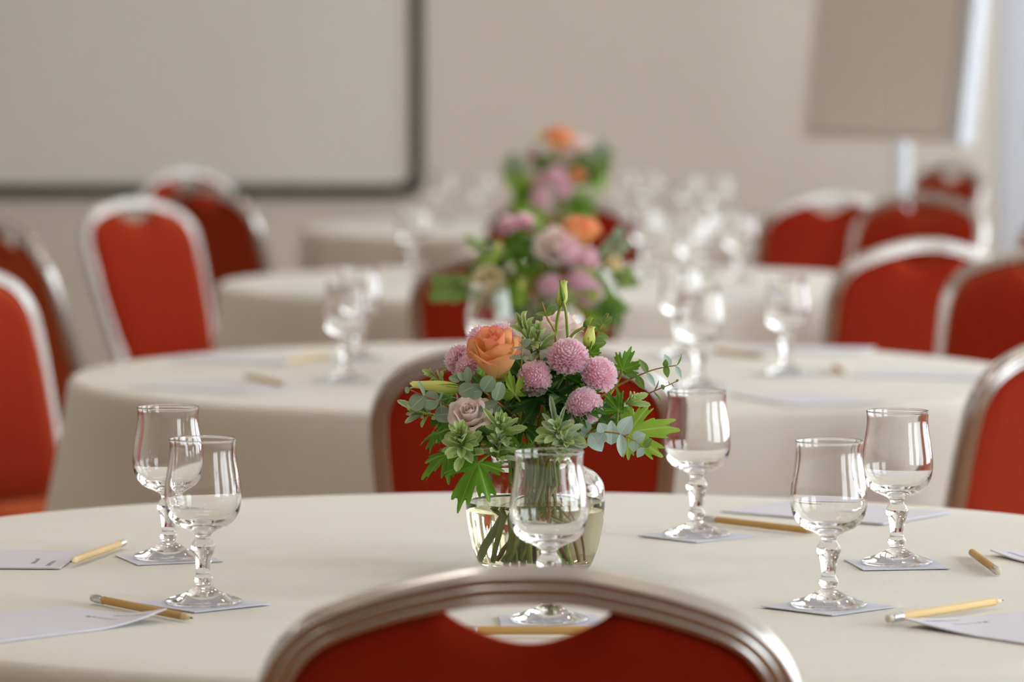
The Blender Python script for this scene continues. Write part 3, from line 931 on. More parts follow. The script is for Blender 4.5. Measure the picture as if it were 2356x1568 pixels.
def rose_set(mat, wav, open_):
    S = []
    for k, (rho, half, h, fl, ln, n) in enumerate([(0.16, 2.4, 1.02, 0.0, 0.05, 2), (0.30, 1.7, 1.05, 0.02, 0.06, 3), (0.46, 1.25, 1.08, 0.06, 0.04, 4), (0.64, 1.1, 1.06, 0.18*open_, 0.0, 4), (0.80, 1.0, 0.98, 0.36*open_, 0.0, 5)]):
        S.append((petal_unit(rho, half, h, fl, wav*(0.5+0.3*k), ln, k, mat), n))
    return S
ROSE = rose_set(M['rose'], 0.015, 1.0)
CREAM = rose_set(M['cream_rose'], 0.015, 1.0)
LISI = rose_set(M['lisi'], 0.05, 1.35)
sv, sf = lathe(smooth_prof([(0, 0.0), (0.55, 0.02), (0.75, 0.18), (0.6, 0.32), (0, 0.34)], 3), 16)
CALYX = mesh('calyx', sv, sf, M['bud_green'], True, [(0.5, 0.5)]*len(sv))
def bud_unit(mat):
    v, f, uv = [], [], []
    n = 20
    prof_ = smooth_prof([(0.02, 0.0), (0.30, 0.06), (0.46, 0.28), (0.42, 0.55), (0.30, 0.80), (0.26, 0.94), (0.33, 1.0)], 3)
    for k, q in enumerate(prof_):
        for i in range(n):
            a = 2*math.pi*i/n
            rr = q.x*(1+0.10*math.sin(3*a + 4*q.y))
            zz = q.y + (0.03*math.sin(5*a) if q.y > 0.9 else 0)
            v.append((rr*math.cos(a), rr*math.sin(a), zz)); uv.append((0.5, q.y))
    for k in range(len(prof_)-1):
        for i in range(n):
            j = (i+1) % n
            f.append((k*n+i, k*n+j, (k+1)*n+j, (k+1)*n+i))
    c = len(v); v.append((0, 0, 0.86)); uv.append((0.5, 0.9))
    for i in range(n): f.append(((len(prof_)-1)*n+i, (len(prof_)-1)*n+(i+1) % n, c))
    return mesh('bud', v, f, mat, True, uv)
BUD = bud_unit(M['bud']); BUDG = bud_unit(M['bud_green'])

# ------------------------------------------------------------------ vases
vo = [(0.0490, 0.0), (0.0520, 0.002), (0.0568, 0.0106), (0.0622, 0.026), (0.0655, 0.042), (0.0678, 0.058), (0.0682, 0.078), (0.0655, 0.089), (0.0580, 0.0975), (0.0490, 0.1025), (0.0440, 0.106), (0.0432, 0.112), (0.0455, 0.1175), (0.0468, 0.1190)]
vi = [(0.0455, 0.1200), (0.0440, 0.1185), (0.0415, 0.113), (0.0415, 0.106), (0.0465, 0.1010), (0.0555, 0.0955), (0.0628, 0.0875), (0.0652, 0.078), (0.0648, 0.060), (0.0625, 0.043), (0.0590, 0.027), (0.0540, 0.0135), (0.0480, 0.0075), (0.030, 0.0062)]
vprof = [(0, 0.001), (0.040, 0.001)] + [(q.x, q.y) for q in smooth_prof(vo + vi, 3)] + [(0, 0.0062)]
vv_, vf_ = lathe(vprof, 72)
VASE = mesh('glass_body', vv_, vf_, M['vase_glass'])
wl = 0.0675
wprof = [(0, 0.0057), (0.030, 0.0057), (0.0483, 0.0070), (0.0545, 0.0132), (0.0595, 0.0268), (0.0630, 0.0428), (0.0652, 0.0600), (0.0654, 0.0690), (0.0640, 0.0678), (0.0620, wl), (0.040, wl), (0, wl)]
wv_, wf_ = lathe(wprof, 72)
WATER = mesh('water', wv_, wf_, M['water'])
VP = {1: Vector((X_(1232, 4.15), 4.15, TABLE_Z + 0.0005)), 2: Vector((X_(1242, 6.70), 6.70, TABLE_Z + 0.0005)), 3: Vector((X_(1280, 9.36), 9.36, TABLE_Z + 0.0005))}
for k, lab in ((1, 'sharp round glass vase with yellowish water holding the nearest bouquet'), (2, 'blurred glass vase of the middle bouquet on the second table'), (3, 'blurred glass vase of the farthest bouquet on the third table')):
    r_ = empty('glass_vase', VP[k], 0, lab, 'vase', 'glass vases with bouquets')
    put('glass_body', VASE, r_); put('water', WATER, r_)

# ------------------------------------------------------------------ flowers and foliage
class Bouquet:
    def __init__(s, k, seed):
        s.k, s.vp, s.rnd = k, VP[k], random.Random(seed)
        s.grp = {1: 'flowers and sprigs in the nearest vase', 2: 'flowers and sprigs in the middle vase', 3: 'flowers and sprigs in the farthest vase'}[k]
    def stem_path(s, P, d_in, short=False):
        """from the bloom down through the neck of the vase into the water"""
        rn = s.rnd
        a = math.atan2(P.y - s.vp.y, P.x - s.vp.x) + rn.uniform(-.5, .5)
        rr = rn.uniform(0.008, 0.034)
        neck = s.vp + Vector((rr*math.cos(a), rr*math.sin(a), 0.112))
        rb = rn.uniform(0.020, 0.043); a2 = rn.uniform(0, 2*math.pi)
        foot = s.vp + Vector((rb*math.cos(a2), rb*math.sin(a2), rn.uniform(0.010, 0.022)))
        if short: foot = neck + Vector((0, 0, -0.025))
        if P.z < neck.z + 0.02:
            m1 = (P + neck)/2 + Vector((0, 0, 0.012))
            pts = [P, m1, neck, foot]
        else:
            pts = [P, P + d_in*min(0.03, (P-neck).length*0.35), neck, foot]
        return smooth_prof([tuple(p) for p in pts], 5)
    def stem(s, root, P, d_in, rad=0.0019, mat='stem', short=False):
        pts = s.stem_path(P, d_in, short)
        n = len(pts)
        vf = shift(tube(pts, [rad*(1 + 0.3*i/(n-1)) for i in range(n)], 8), WM[root.name].translation)
        put('stem', mesh('stem', *vf, M[mat]), root)
    def root(s, name, P, label, cat):
        return empty(name, P, 0, label, cat, s.grp)
    def mum(s, P, n, r, label):
        n = n.normalized()
        o = s.root('pompon_chrysanthemum', P, label, 'flower')
        b = put('bloom', s.rnd.choice(MUMS), o, axis_frame(P, n, r, s.rnd.uniform(0, 6))); b['kind'] = 'stuff'
        put('calyx', CALYX, o, axis_frame(P - n*r*0.45, n, r*0.6))
        s.stem(o, P - n*r*0.4, -n)
    def rose(s, P, n, r, h, label, S=None, name='rose'):
        n = n.normalized()
        o = s.root(name, P, label, 'flower')
        base = P - n*h*0.5
        for li, (me, cnt) in enumerate(S or ROSE):
            for k in range(cnt):
                m = axis_frame(base, n, 1.0, 2*math.pi*k/cnt + li*0.7 + s.rnd.uniform(-.12, .12)) @ Matrix.Diagonal((r, r, h, 1))
                put('petal', me, o, m)
        put('calyx', CALYX, o, axis_frame(base - n*r*0.12, n, r*0.7))
        s.stem(o, base, -n, 0.0024)
    def bud(s, A, B, w, label, me=None, stem_to=None):
        o = s.root('lisianthus_bud', A, label, 'flower bud')
        d = B - A
        m = axis_frame(A, d, 1.0) @ Matrix.Diagonal((w, w, d.length, 1))
        put('bud', me or BUD, o, m)
        for k in range(3):
            a = k*2.1 + 0.4
            x = m.to_3x3().col[0].normalized(); y = m.to_3x3().col[1].normalized()
            q = (x*math.cos(a) + y*math.sin(a))
            put('sepal', LU['thin'], o, frame(A + q*w*0.12, A + d*0.5 + q*w*0.60, q, w*0.24))
        s.stem(o, A, -d.normalized(), 0.0014)
    def euc(s, pts, leaves, label, twig='stem_tan', rad=0.0011):
        o = s.root('eucalyptus_sprig', pts[0], label, 'foliage')
        pts2 = smooth_prof([tuple(p) for p in pts], 4)
        n = len(pts2)
        vf = shift(tube(pts2, [rad*(1-0.5*i/(n-1)) for i in range(n)], 6), pts[0])
        put('stem', mesh('stem', *vf, M[twig]), o)
        for A, B, w, N, kind in leaves:
            put('leaf', LU[kind], o, frame(A, B, N, w))
        s.stem(o, Vector(pts[0]), (Vector(pts[0]) - Vector(pts[1])).normalized(), rad*1.1, twig)
    def sage(s, base, top, n, L, label, kinds=('sage', 'sage2'), tips=()):
        """leafy sprig: leaves whorl round the axis, lower ones spread, upper ones stand up"""
        rn = s.rnd
        o = s.root('sage_sprig', base, label, 'foliage')
        ax = (top - base); H = ax.length; ax.normalize()
        ref = Vector((0, 0, 1)) if abs(ax.z) < .9 else Vector((1, 0, 0))
        x = ref.cross(ax).normalized(); y = ax.cross(x)
        vf = shift(tube([base, base + ax*H*0.5, top], 0.0016, 6), base)
        put('stem', mesh('stem', *vf, M['stem']), o)
        for k in range(n):
            t = (k+0.5)/n
            a = k*2.4 + rn.uniform(-.3, .3)
            q = x*math.cos(a) + y*math.sin(a)
            el = R2(18 + 62*t + rn.uniform(-10, 10))
            d = q*math.cos(el) + ax*math.sin(el)
            l = L*(1.0 - 0.45*t)*rn.uniform(.8, 1.15)
            A = base + ax*H*t*0.9 + q*0.0012
            N = ax*math.cos(el) - q*math.sin(el) + Vector((0, -0.25, 0.1))
            put('leaf', LU[rn.choice(kinds)], o, frame(A, A + d*l, N, l*rn.uniform(.34, .45)))
        for B, w in tips:
            A = base + ax*H*0.4
            put('leaf', LU[kinds[0]], o, frame(A, B, V3(rn.uniform(-.3, .3), 0.3, 1), w))
        s.stem(o, base, -ax, 0.0016, short=s.rnd.random() < 0.8)
    def ger(s, C, tip, N, R, label, me, name='geranium_leaf'):
        o = s.root(name, C, label, 'foliage')
        y = (tip - C).normalized()
        put('blade', me, o, frame(C, C + y*R, N, R))
        s.stem(o, C, (-y*0.6 - N.normalized()*0.4).normalized(), 0.0013, short=True)
    def ger_sprig(s, base, dirs, R, label, mes):
        o = s.root('geranium_sprig', base, label, 'foliage')
        rn = s.rnd
        for d, l in dirs:
            d = d.normalized()
            C = base + d*l
            vf = shift(tube([base, base + d*l*0.5 + Vector((0, 0, 0.004)), C], 0.0011, 5), base)
            put('stalk', mesh('stalk', *vf, M['stem']), o)
            N = (d*0.6 + Vector((rn.uniform(-.4, .4), -0.5 + rn.uniform(-.3, .3), 0.6)))
            tipd = (d + Vector((0, 0, -0.4)) + Vector((rn.uniform(-.4, .4), rn.uniform(-.4, .4), 0))).normalized()
            RR = R*rn.uniform(.8, 1.15)
            put('blade', rn.choice(mes), o, frame(C, C + tipd*RR, N, RR))
        s.stem(o, base, Vector((0, 0, -1)), 0.0018)

# ---- nearest bouquet (z = place in the photograph crop 880..1620 x 620..1120 enlarged 3.1365 times; k = metres behind the vase axis)
B1 = Bouquet(1, 5)
def Z(zx, zy, k=0.0): return at(880 + zx/3.1365, 620 + zy/3.1365, 4.15 + k)
U = 4.15/FPX/3.1365          # metres per enlarged pixel
B1.mum(Z(1340, 605, -.050), V3(0, .80, .60), 146*U, 'large pink pompon flower at the top centre of the nearest bouquet')
B1.mum(Z(1575, 742, -.050), V3(.28, .50, .82), 128*U, 'pink pompon flower farthest right in the nearest bouquet')
B1.mum(Z(1462, 978, -.072), V3(.10, .25, .97), 128*U, 'lowest pink pompon flower of the nearest bouquet, facing the camera')
B1.mum(Z(1082, 778, -.055), V3(-.42, .28, .86), 124*U, 'pink pompon flower right of the orange rose in the nearest bouquet')
B1.mum(Z(1182, 740, -.028), V3(.75, .25, .35), 92*U, 'small pink pompon half hidden behind another, centre of the nearest bouquet')
B1.mum(Z(705, 480, -.005), V3(-.45, .85, .2), 116*U, 'pink pompon flower behind the orange rose, on its upper left')
B1.mum(Z(860, 450, .015), V3(.1, .98, .1), 112*U, 'pink pompon flower peeking over the top of the orange rose')
B1.mum(Z(520, 640, -.012), V3(-.93, .32, .05), 108*U, 'pink pompon flower farthest left in the nearest bouquet, seen from the side')
B1.mum(Z(602, 690, -.030), V3(-.55, .62, .45), 92*U, 'small pink pompon tucked against the left side of the orange rose')
B1.rose(Z(815, 620, -.055), V3(-.10, .86, .48), 158*U, 370*U, 'orange peach rose with pink petal edges in the nearest bouquet')
B1.rose(Z(640, 1050, -.085), V3(-.15, .62, .75), 118*U, 200*U, 'pale pink ruffled bloom low on the left of the nearest bouquet', LISI, 'lisianthus')
B1.rose(Z(1270, 455, .028), V3(.05, .95, -.05), 130*U, 280*U, 'pale pink bloom at the back, under the tall green bud', LISI, 'lisianthus')
B1.bud(Z(1284, 268, .0), Z(1312, 80, -.002), 34*U*2.4, 'tallest yellow-green bud on top of the nearest bouquet')
B1.bud(Z(1303, 225, -.006), Z(1282, 78, -.008), 15*U*2.0, 'thin green bud pressed against the tallest bud', BUDG)
B1.bud(Z(1478, 560, -.02), Z(1508, 408, -.02), 46*U*2.0, 'plump pale bud just right of the top pompon flower')
B1.bud(Z(1455, 412, -.01), Z(1512, 338, -.01), 26*U*2.0, 'little green bud above the plump pale bud', BUDG)
B1.bud(Z(560, 856, -.045), Z(200, 828, -.055), 46*U*2.0, 'long yellow bud pointing left out of the nearest bouquet')
def lf(a, b, w, n, kind, k=0.0, kb=None):
    return (Z(a[0], a[1], k), Z(b[0], b[1], k if kb is None else kb), w*U, V3(*n), kind)
B1.euc([Z(680, 1120, -.02), Z(490, 1000, -.07), Z(410, 950, -.075), Z(300, 910, -.08), Z(185, 860, -.085)], [
    lf((302, 912), (200, 1000), 128, (-.2, .3, .9), 'euc_grey', -.082), lf((410, 945), (290, 940), 150, (.1, .4, .9), 'euc_grey', -.077),
    lf((415, 955), (432, 1045), 34, (.95, .1, .3), 'euc_grey', -.080), lf((405, 945), (440, 870), 40, (.9, .2, .4), 'euc_grey', -.08),
    lf((300, 910), (262, 795), 45, (.75, .2, .6), 'euc_grey', -.083), lf((540, 1035), (370, 1045), 150, (.1, .55, .85), 'euc_grey', -.07),
    lf((195, 866), (160, 870), 52, (-.1, .3, .9), 'euc_grey', -.086), lf((545, 1035), (540, 885), 34, (.92, .1, .4), 'euc_grey', -.072)],
    'grey-green eucalyptus sprig reaching left below the long yellow bud', 'stem_red')
B1.euc([Z(930, 1030, -.035), Z(820, 950, -.080), Z(725, 875, -.09), Z(640, 820, -.09), Z(600, 750, -.088)], [
    lf((660, 845), (548, 890), 112, (-.1, .3, .95), 'euc_grey', -.096), lf((722, 872), (610, 885), 118, (.1, .2, .95), 'euc_grey', -.092),
    lf((725, 875), (795, 770), 115, (.2, .3, .9), 'euc_grey', -.094), lf((815, 945), (860, 810), 100, (.3, .2, .9), 'euc_grey', -.088),
    lf((830, 958), (690, 1010), 92, (.0, .75, .6), 'euc_grey', -.09), lf((615, 815), (616, 700), 66, (-.2, .2, .95), 'euc_grey', -.092),
    lf((560, 800), (478, 776), 52, (.1, .3, .9), 'euc_grey', -.09), lf((590, 800), (552, 735), 58, (.3, .1, .9), 'euc_grey', -.09),
    lf((850, 985), (800, 1040), 90, (.0, .4, .9), 'euc_grey', -.085)],
    'round-leaved eucalyptus sprig hanging under the orange rose', 'stem_red')
B1.euc([Z(1400, 1160, -.06), Z(1500, 1168, -.075), Z(1600, 1170, -.085), Z(1720, 1186, -.09), Z(1810, 1228, -.09), Z(1895, 1290, -.09)], [
    lf((1490, 1168), (1440, 1085), 84, (-.3, .2, .9), 'euc_pale', -.08), lf((1598, 1172), (1545, 1255), 105, (-.2, .3, .9), 'euc_pale', -.092),
    lf((1600, 1170), (1560, 1105), 86, (.1, .2, .95), 'euc_pale', -.092), lf((1650, 1262), (1655, 1085), 116, (.2, .3, .9), 'euc_pale', -.080),
    lf((1715, 1184), (1800, 1055), 112, (.1, .2, .95), 'euc_pale', -.093), lf((1718, 1186), (1732, 1356), 76, (.1, .4, .9), 'euc_pale_long', -.097),
    lf((1500, 1180), (1590, 1312), 130, (.0, .5, .85), 'euc_pale', -.072), lf((1805, 1226), (1900, 1185), 92, (.1, .3, .9), 'euc_pale', -.088),
    lf((1815, 1232), (1812, 1318), 78, (-.2, .3, .9), 'euc_pale', -.09), lf((1885, 1280), (1945, 1215), 58, (.2, .4, .9), 'euc_green', -.093),
    lf((1885, 1285), (1835, 1355), 60, (.0, .3, .95), 'euc_pale', -.094), lf((1430, 1165), (1452, 1210), 95, (-.2, .3, .9), 'euc_pale', -.075)],
    'pale blue-green eucalyptus sprig at the lower right of the nearest bouquet')
B1.euc([Z(1640, 880, -.02), Z(1710, 830, -.02), Z(1850, 762, -.025), Z(1980, 715, -.03), Z(2122, 690, -.035)], [
    lf((1840, 765), (1885, 868), 64, (-.5, .5, .7), 'euc_green', -.028), lf((1838, 768), (1755, 742), 55, (.2, .5, .85), 'euc_green', -.027),
    lf((1820, 790), (1738, 712), 60, (-.4, .2, .9), 'euc_pale', -.02), lf((1910, 745), (1855, 640), 56, (.4, .3, .8), 'euc_green', -.03),
    lf((1905, 745), (1972, 842), 44, (.3, .3, .9), 'euc_pale', -.028), lf((2065, 705), (2040, 608), 74, (.5, .2, .8), 'euc_pale', -.026),
    lf((2048, 690), (2056, 782), 52, (-.4, .2, .9), 'euc_green', -.036), lf((2045, 705), (2042, 645), 44, (-.4, .2, .9), 'euc_green', -.036),
    lf((2122, 690), (2168, 600), 22, (.85, .1, .5), 'euc_green', -.035), lf((2115, 695), (2160, 788), 40, (.3, .3, .9), 'euc_pale', -.035)],
    'slender eucalyptus twig sticking out to the right above the dark chair back')
B1.euc([Z(1830, 945, -.03), Z(1905, 900, -.03), Z(2020, 850, -.035), Z(2070, 830, -.035), Z(2135, 798, -.035)], [
    lf((2010, 852), (2040, 838), 40, (.1, .2, .95), 'euc_green', -.036), lf((1952, 880), (2030, 968), 14, (.6, .5, .6), 'euc_green', -.03),
    lf((1955, 876), (2002, 796), 14, (.8, .2, .5), 'euc_green', -.03), lf((2070, 830), (2062, 800), 8, (.3, .2, .9), 'euc_green', -.035),
    lf((2085, 822), (2105, 850), 8, (.3, .2, .9), 'euc_green', -.035), lf((2118, 806), (2138, 792), 20, (.3, .2, .9), 'euc_green', -.036)],
    'thin reddish twig tip with tiny buds touching the rim of the goblet', 'stem_red', 0.0008)
B1.euc([Z(1250, 500, .0), Z(1240, 440, .0), Z(1190, 350, -.005), Z(1160, 262, -.01), Z(1152, 232, -.01)], [
    lf((1185, 330), (1102, 312), 66, (.0, .9, .45), 'euc_green', -.006), lf((1185, 332), (1220, 300), 60, (-.1, .85, .5), 'euc_green', -.010),
    lf((1190, 318), (1250, 262), 68, (.3, .3, .9), 'euc_green', -.003), lf((1240, 478), (1170, 480), 70, (.2, .4, .9), 'euc_green', -.005),
    lf((1160, 265), (1182, 236), 10, (.3, .2, .9), 'euc_green', -.01), lf((1158, 265), (1130, 282), 8, (.3, .2, .9), 'euc_green', -.01)],
    'green eucalyptus tip beside the stem of the tallest bud')
B1.euc([Z(1520, 560, -.01), Z(1545, 480, -.01), Z(1580, 405, -.012), Z(1632, 318, -.014)], [
    lf((1590, 385), (1660, 340), 72, (.1, .4, .9), 'euc_green', -.014), lf((1580, 402), (1510, 368), 64, (.1, .5, .85), 'euc_green', -.01),
    lf((1548, 475), (1640, 488), 58, (.1, .6, .8), 'euc_green', -.014), lf((1525, 530), (1618, 525), 84, (.1, .3, .95), 'euc_green', -.02),
    lf((1560, 450), (1535, 395), 50, (-.4, .2, .9), 'euc_green', -.012), lf((1600, 372), (1620, 405), 44, (.5, .2, .8), 'euc_green', -.008),
    lf((1628, 325), (1606, 318), 26, (.0, .5, .8), 'euc_green', -.014)],
    'green eucalyptus tip at the top right, behind the plump pale bud')
B1.euc([Z(1010, 780, -.030), Z(1004, 680, -.075), Z(1008, 560, -.082), Z(1015, 470, -.082)], [
    lf((1006, 563), (915, 566), 40, (.0, .96, .25), 'euc_grey', -.084), lf((1008, 560), (1068, 500), 50, (.3, .6, .6), 'euc_grey', -.082),
    lf((1004, 640), (912, 632), 44, (.0, .8, .6), 'euc_grey', -.086), lf((1004, 640), (1056, 636), 42, (.0, .8, .6), 'euc_grey', -.086),
    lf((1004, 635), (990, 596), 9, (.4, .2, .9), 'euc_green', -.082), lf((1006, 635), (1030, 598), 9, (.4, .2, .9), 'euc_green', -.082),
    lf((1013, 500), (1010, 478), 22, (.2, .2, .9), 'euc_green', -.083), lf((1010, 545), (985, 515), 9, (.4, .2, .9), 'euc_green', -.083)],
    'small flat-leaved eucalyptus tip in front of the orange rose', 'stem_tan', 0.0009)
B1.sage(Z(590, 1345, -.085), Z(555, 1170, -.115), 36, 195*U, 'woolly sage rosette at the lower left of the nearest bouquet')
B1.sage(Z(845, 1200, -.085), Z(870, 1100, -.105), 14, 175*U, 'sage sprig with spread leaves below the pale pink bloom', ('sage', 'sage2'), [(Z(1040, 1132, -.10), 40*U), (Z(975, 1072, -.10), 36*U), (Z(862, 1030, -.11), 34*U), (Z(735, 1002, -.10), 40*U), (Z(712, 1062, -.085), 38*U)])
B1.sage(Z(830, 1370, -.085), Z(845, 1230, -.095), 20, 155*U, 'greyish sage sprig hanging over the vase rim, left of the goblet', ('sage_grey', 'sage'))
B1.sage(Z(1275, 1250, -.085), Z(1260, 1120, -.11), 18, 180*U, 'grey sage sprig above the rim of the goblet in front', ('sage_grey', 'sage'), [(Z(1212, 915, -.10), 44*U), (Z(1297, 1005, -.11), 32*U), (Z(1168, 1032, -.10), 40*U), (Z(1442, 1112, -.10), 50*U), (Z(1115, 1240, -.10), 44*U), (Z(1470, 1275, -.095), 50*U)])
B1.sage(Z(1310, 1300, -.08), Z(1330, 1230, -.10), 20, 165*U, 'low grey sage tuft between goblet rim and pale eucalyptus', ('sage_grey', 'sage'))
B1.sage(Z(1080, 600, -.022), Z(1010, 360, -.035), 22, 165*U, 'upright pale green sage sprig right of the orange rose', ('sage2', 'sage'), [(Z(955, 298, -.04), 44*U), (Z(1018, 300, -.045), 40*U)])
B1.sage(Z(1125, 600, -.025), Z(1125, 440, -.035), 16, 150*U, 'upright grey sage sprig between rose and top pompon flower', ('sage_grey', 'sage2'))
B1.sage(Z(370, 1050, -.045), Z(200, 1010, -.06), 12, 130*U, 'small sage tuft at the far left under the eucalyptus', ('sage_grey', 'sage'), [(Z(118, 942, -.06), 50*U), (Z(165, 1092, -.06), 44*U), (Z(180, 1035, -.06), 36*U)])
B1.sage(Z(470, 840, -.03), Z(340, 760, -.035), 8, 110*U, 'sage tip at the upper left above the long yellow bud', ('sage', 'sage2'), [(Z(292, 715, -.035), 44*U), (Z(430, 725, -.03), 34*U)])
B1.sage(Z(1720, 1000, -.04), Z(1820, 920, -.055), 10, 130*U, 'sage tip at the right of the nearest bouquet', ('sage', 'sage_grey'), [(Z(1905, 892, -.055), 60*U), (Z(1928, 968, -.055), 50*U)])
B1.ger(Z(690, 1395, -.095), Z(560, 1568, -.11), V3(-.15, .55, .82), 320*U, 'large lobed green leaf hanging down over the vase shoulder', GER[0])
B1.ger(Z(480, 1330, -.07), Z(300, 1450, -.085), V3(-.4, .6, .65), 230*U, 'lobed green leaf at the lower left edge of the nearest bouquet', GER[1])
B1.ger(Z(410, 1180, -.055), Z(310, 1250, -.07), V3(-.55, .5, .65), 170*U, 'lobed yellow-green leaf left of the woolly sage rosette', GER[2])
B1.ger(Z(1785, 1175, -.060), Z(2060, 1130, -.075), V3(.15, .30, .95), 300*U, 'lobed bright green leaf reaching right toward the goblet', GERL)
B1.ger(Z(1730, 720, -.025), Z(1790, 600, -.03), V3(.2, .55, .8), 165*U, 'lobed green leaf right of the right-hand pompon flower', GER[2])
B1.ger(Z(1700, 1010, -.045), Z(1730, 880, -.05), V3(.35, .25, .9), 170*U, 'ruffled dark green leaf right of the lowest pompon flower', GERF)
B1.ger(Z(955, 900, -.060), Z(905, 740, -.068), V3(-.1, .1, .98), 150*U, 'young fan-shaped green leaf between rose and pompon flower', GERL)
B1.ger(Z(1500, 600, -.02), Z(1530, 560, -.03), V3(.2, .4, .9), 110*U, 'small green leaf beneath the plump pale bud', GER[1])
B1.ger(Z(1390, 820, -.020), Z(1400, 740, -.025), V3(.0, .3, .95), 130*U, 'small lobed leaf between the three right pompon flowers', GER[2])
B1.ger(Z(1040, 1340, -.075), Z(1060, 1280, -.085), V3(.0, .5, .85), 120*U, 'light green leaf just above the goblet rim, left side', GER[0])
rn = random.Random(77)
def dirs(n, up=0.55, spread=1.0, l0=0.035, l1=0.075, bias=(0, 0, 0)):
    out = []
    for k in range(n):
        a = 2*math.pi*k/n + rn.uniform(-.4, .4)
        out.append((Vector((math.cos(a)*spread + bias[0], math.sin(a)*spread + bias[1], up*rn.uniform(.2, 1.7) + bias[2])), rn.uniform(l0, l1)))
    return out
bb = VP[1] + Vector((0, 0, 0.135))
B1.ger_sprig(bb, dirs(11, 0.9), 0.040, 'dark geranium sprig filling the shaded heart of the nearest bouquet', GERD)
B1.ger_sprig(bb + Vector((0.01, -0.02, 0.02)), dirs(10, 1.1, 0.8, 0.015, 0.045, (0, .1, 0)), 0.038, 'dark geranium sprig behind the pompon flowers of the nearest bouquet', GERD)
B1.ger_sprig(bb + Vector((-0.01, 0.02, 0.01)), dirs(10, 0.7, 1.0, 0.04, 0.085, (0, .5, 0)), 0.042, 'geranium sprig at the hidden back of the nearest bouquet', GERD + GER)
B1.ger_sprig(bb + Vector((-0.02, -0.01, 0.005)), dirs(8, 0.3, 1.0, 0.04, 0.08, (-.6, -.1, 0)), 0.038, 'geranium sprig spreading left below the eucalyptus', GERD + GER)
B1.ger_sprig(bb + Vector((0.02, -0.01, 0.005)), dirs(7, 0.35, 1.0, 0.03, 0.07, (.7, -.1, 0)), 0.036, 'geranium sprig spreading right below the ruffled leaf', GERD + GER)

# ---- middle and farthest bouquets (out of focus)
def soft_bouquet(k, seed, Y, mums, roses, yellow, sprigs, names):
    B = Bouquet(k, seed)
    u = Y/FPX
    where = names
    for (px, py, r, kk, n, lab) in mums:
        B.mum(at(px, py, Y+kk), V3(*n), r*u, lab % where)
    for (px, py, r, h, kk, n, kind, lab) in roses:
        S = {'rose': ROSE, 'lisi': LISI, 'cream': CREAM}[kind]
        B.rose(at(px, py, Y+kk), V3(*n), r*u, h*u, lab % where, S, {'rose': 'rose', 'lisi': 'lisianthus', 'cream': 'rose'}[kind])
    for (a, b, w, kk, lab) in yellow:
        B.bud(at(a[0], a[1], Y+kk), at(b[0], b[1], Y+kk), w*u, lab % where)
    for (kind, base, top, n, L, kk, lab) in sprigs:
        A = at(base[0], base[1], Y+kk); T = at(top[0], top[1], Y+kk-0.02)
        if kind == 'sage': B.sage(A, T, n, L*u, lab % where, ('sage', 'sage_grey'))
        elif kind == 'ger':
            ax = (T-A)
            B.ger_sprig(A, [(ax + Vector((B.rnd.uniform(-.7, .7), B.rnd.uniform(-.7, .7), B.rnd.uniform(-.4, .6)))*ax.length, ax.length*B.rnd.uniform(.5, 1.1)) for _ in range(n)], L*u, lab % where, GER + [GERL, GERL] + GERD[:1])
        else:
            ax = T-A
            pts = [A, A+ax*0.35, A+ax*0.7, T]
            lv = []
            side = ax.normalized().cross(Vector((0, -1, 0.2))).normalized()
            for q in range(n):
                t = 0.3 + 0.7*q/n
                sd = side*(1 if q % 2 else -1)
                P = A + ax*t
                lv.append((P, P + (sd + ax.normalized()*0.4)*L*u, L*u*0.9, V3(B.rnd.uniform(-.5, .5), .4, .8), 'euc_grey' if kind == 'eucg' else 'euc_green'))
            B.euc(pts, lv, lab % where)
MB = 'in the middle blurred bouquet'
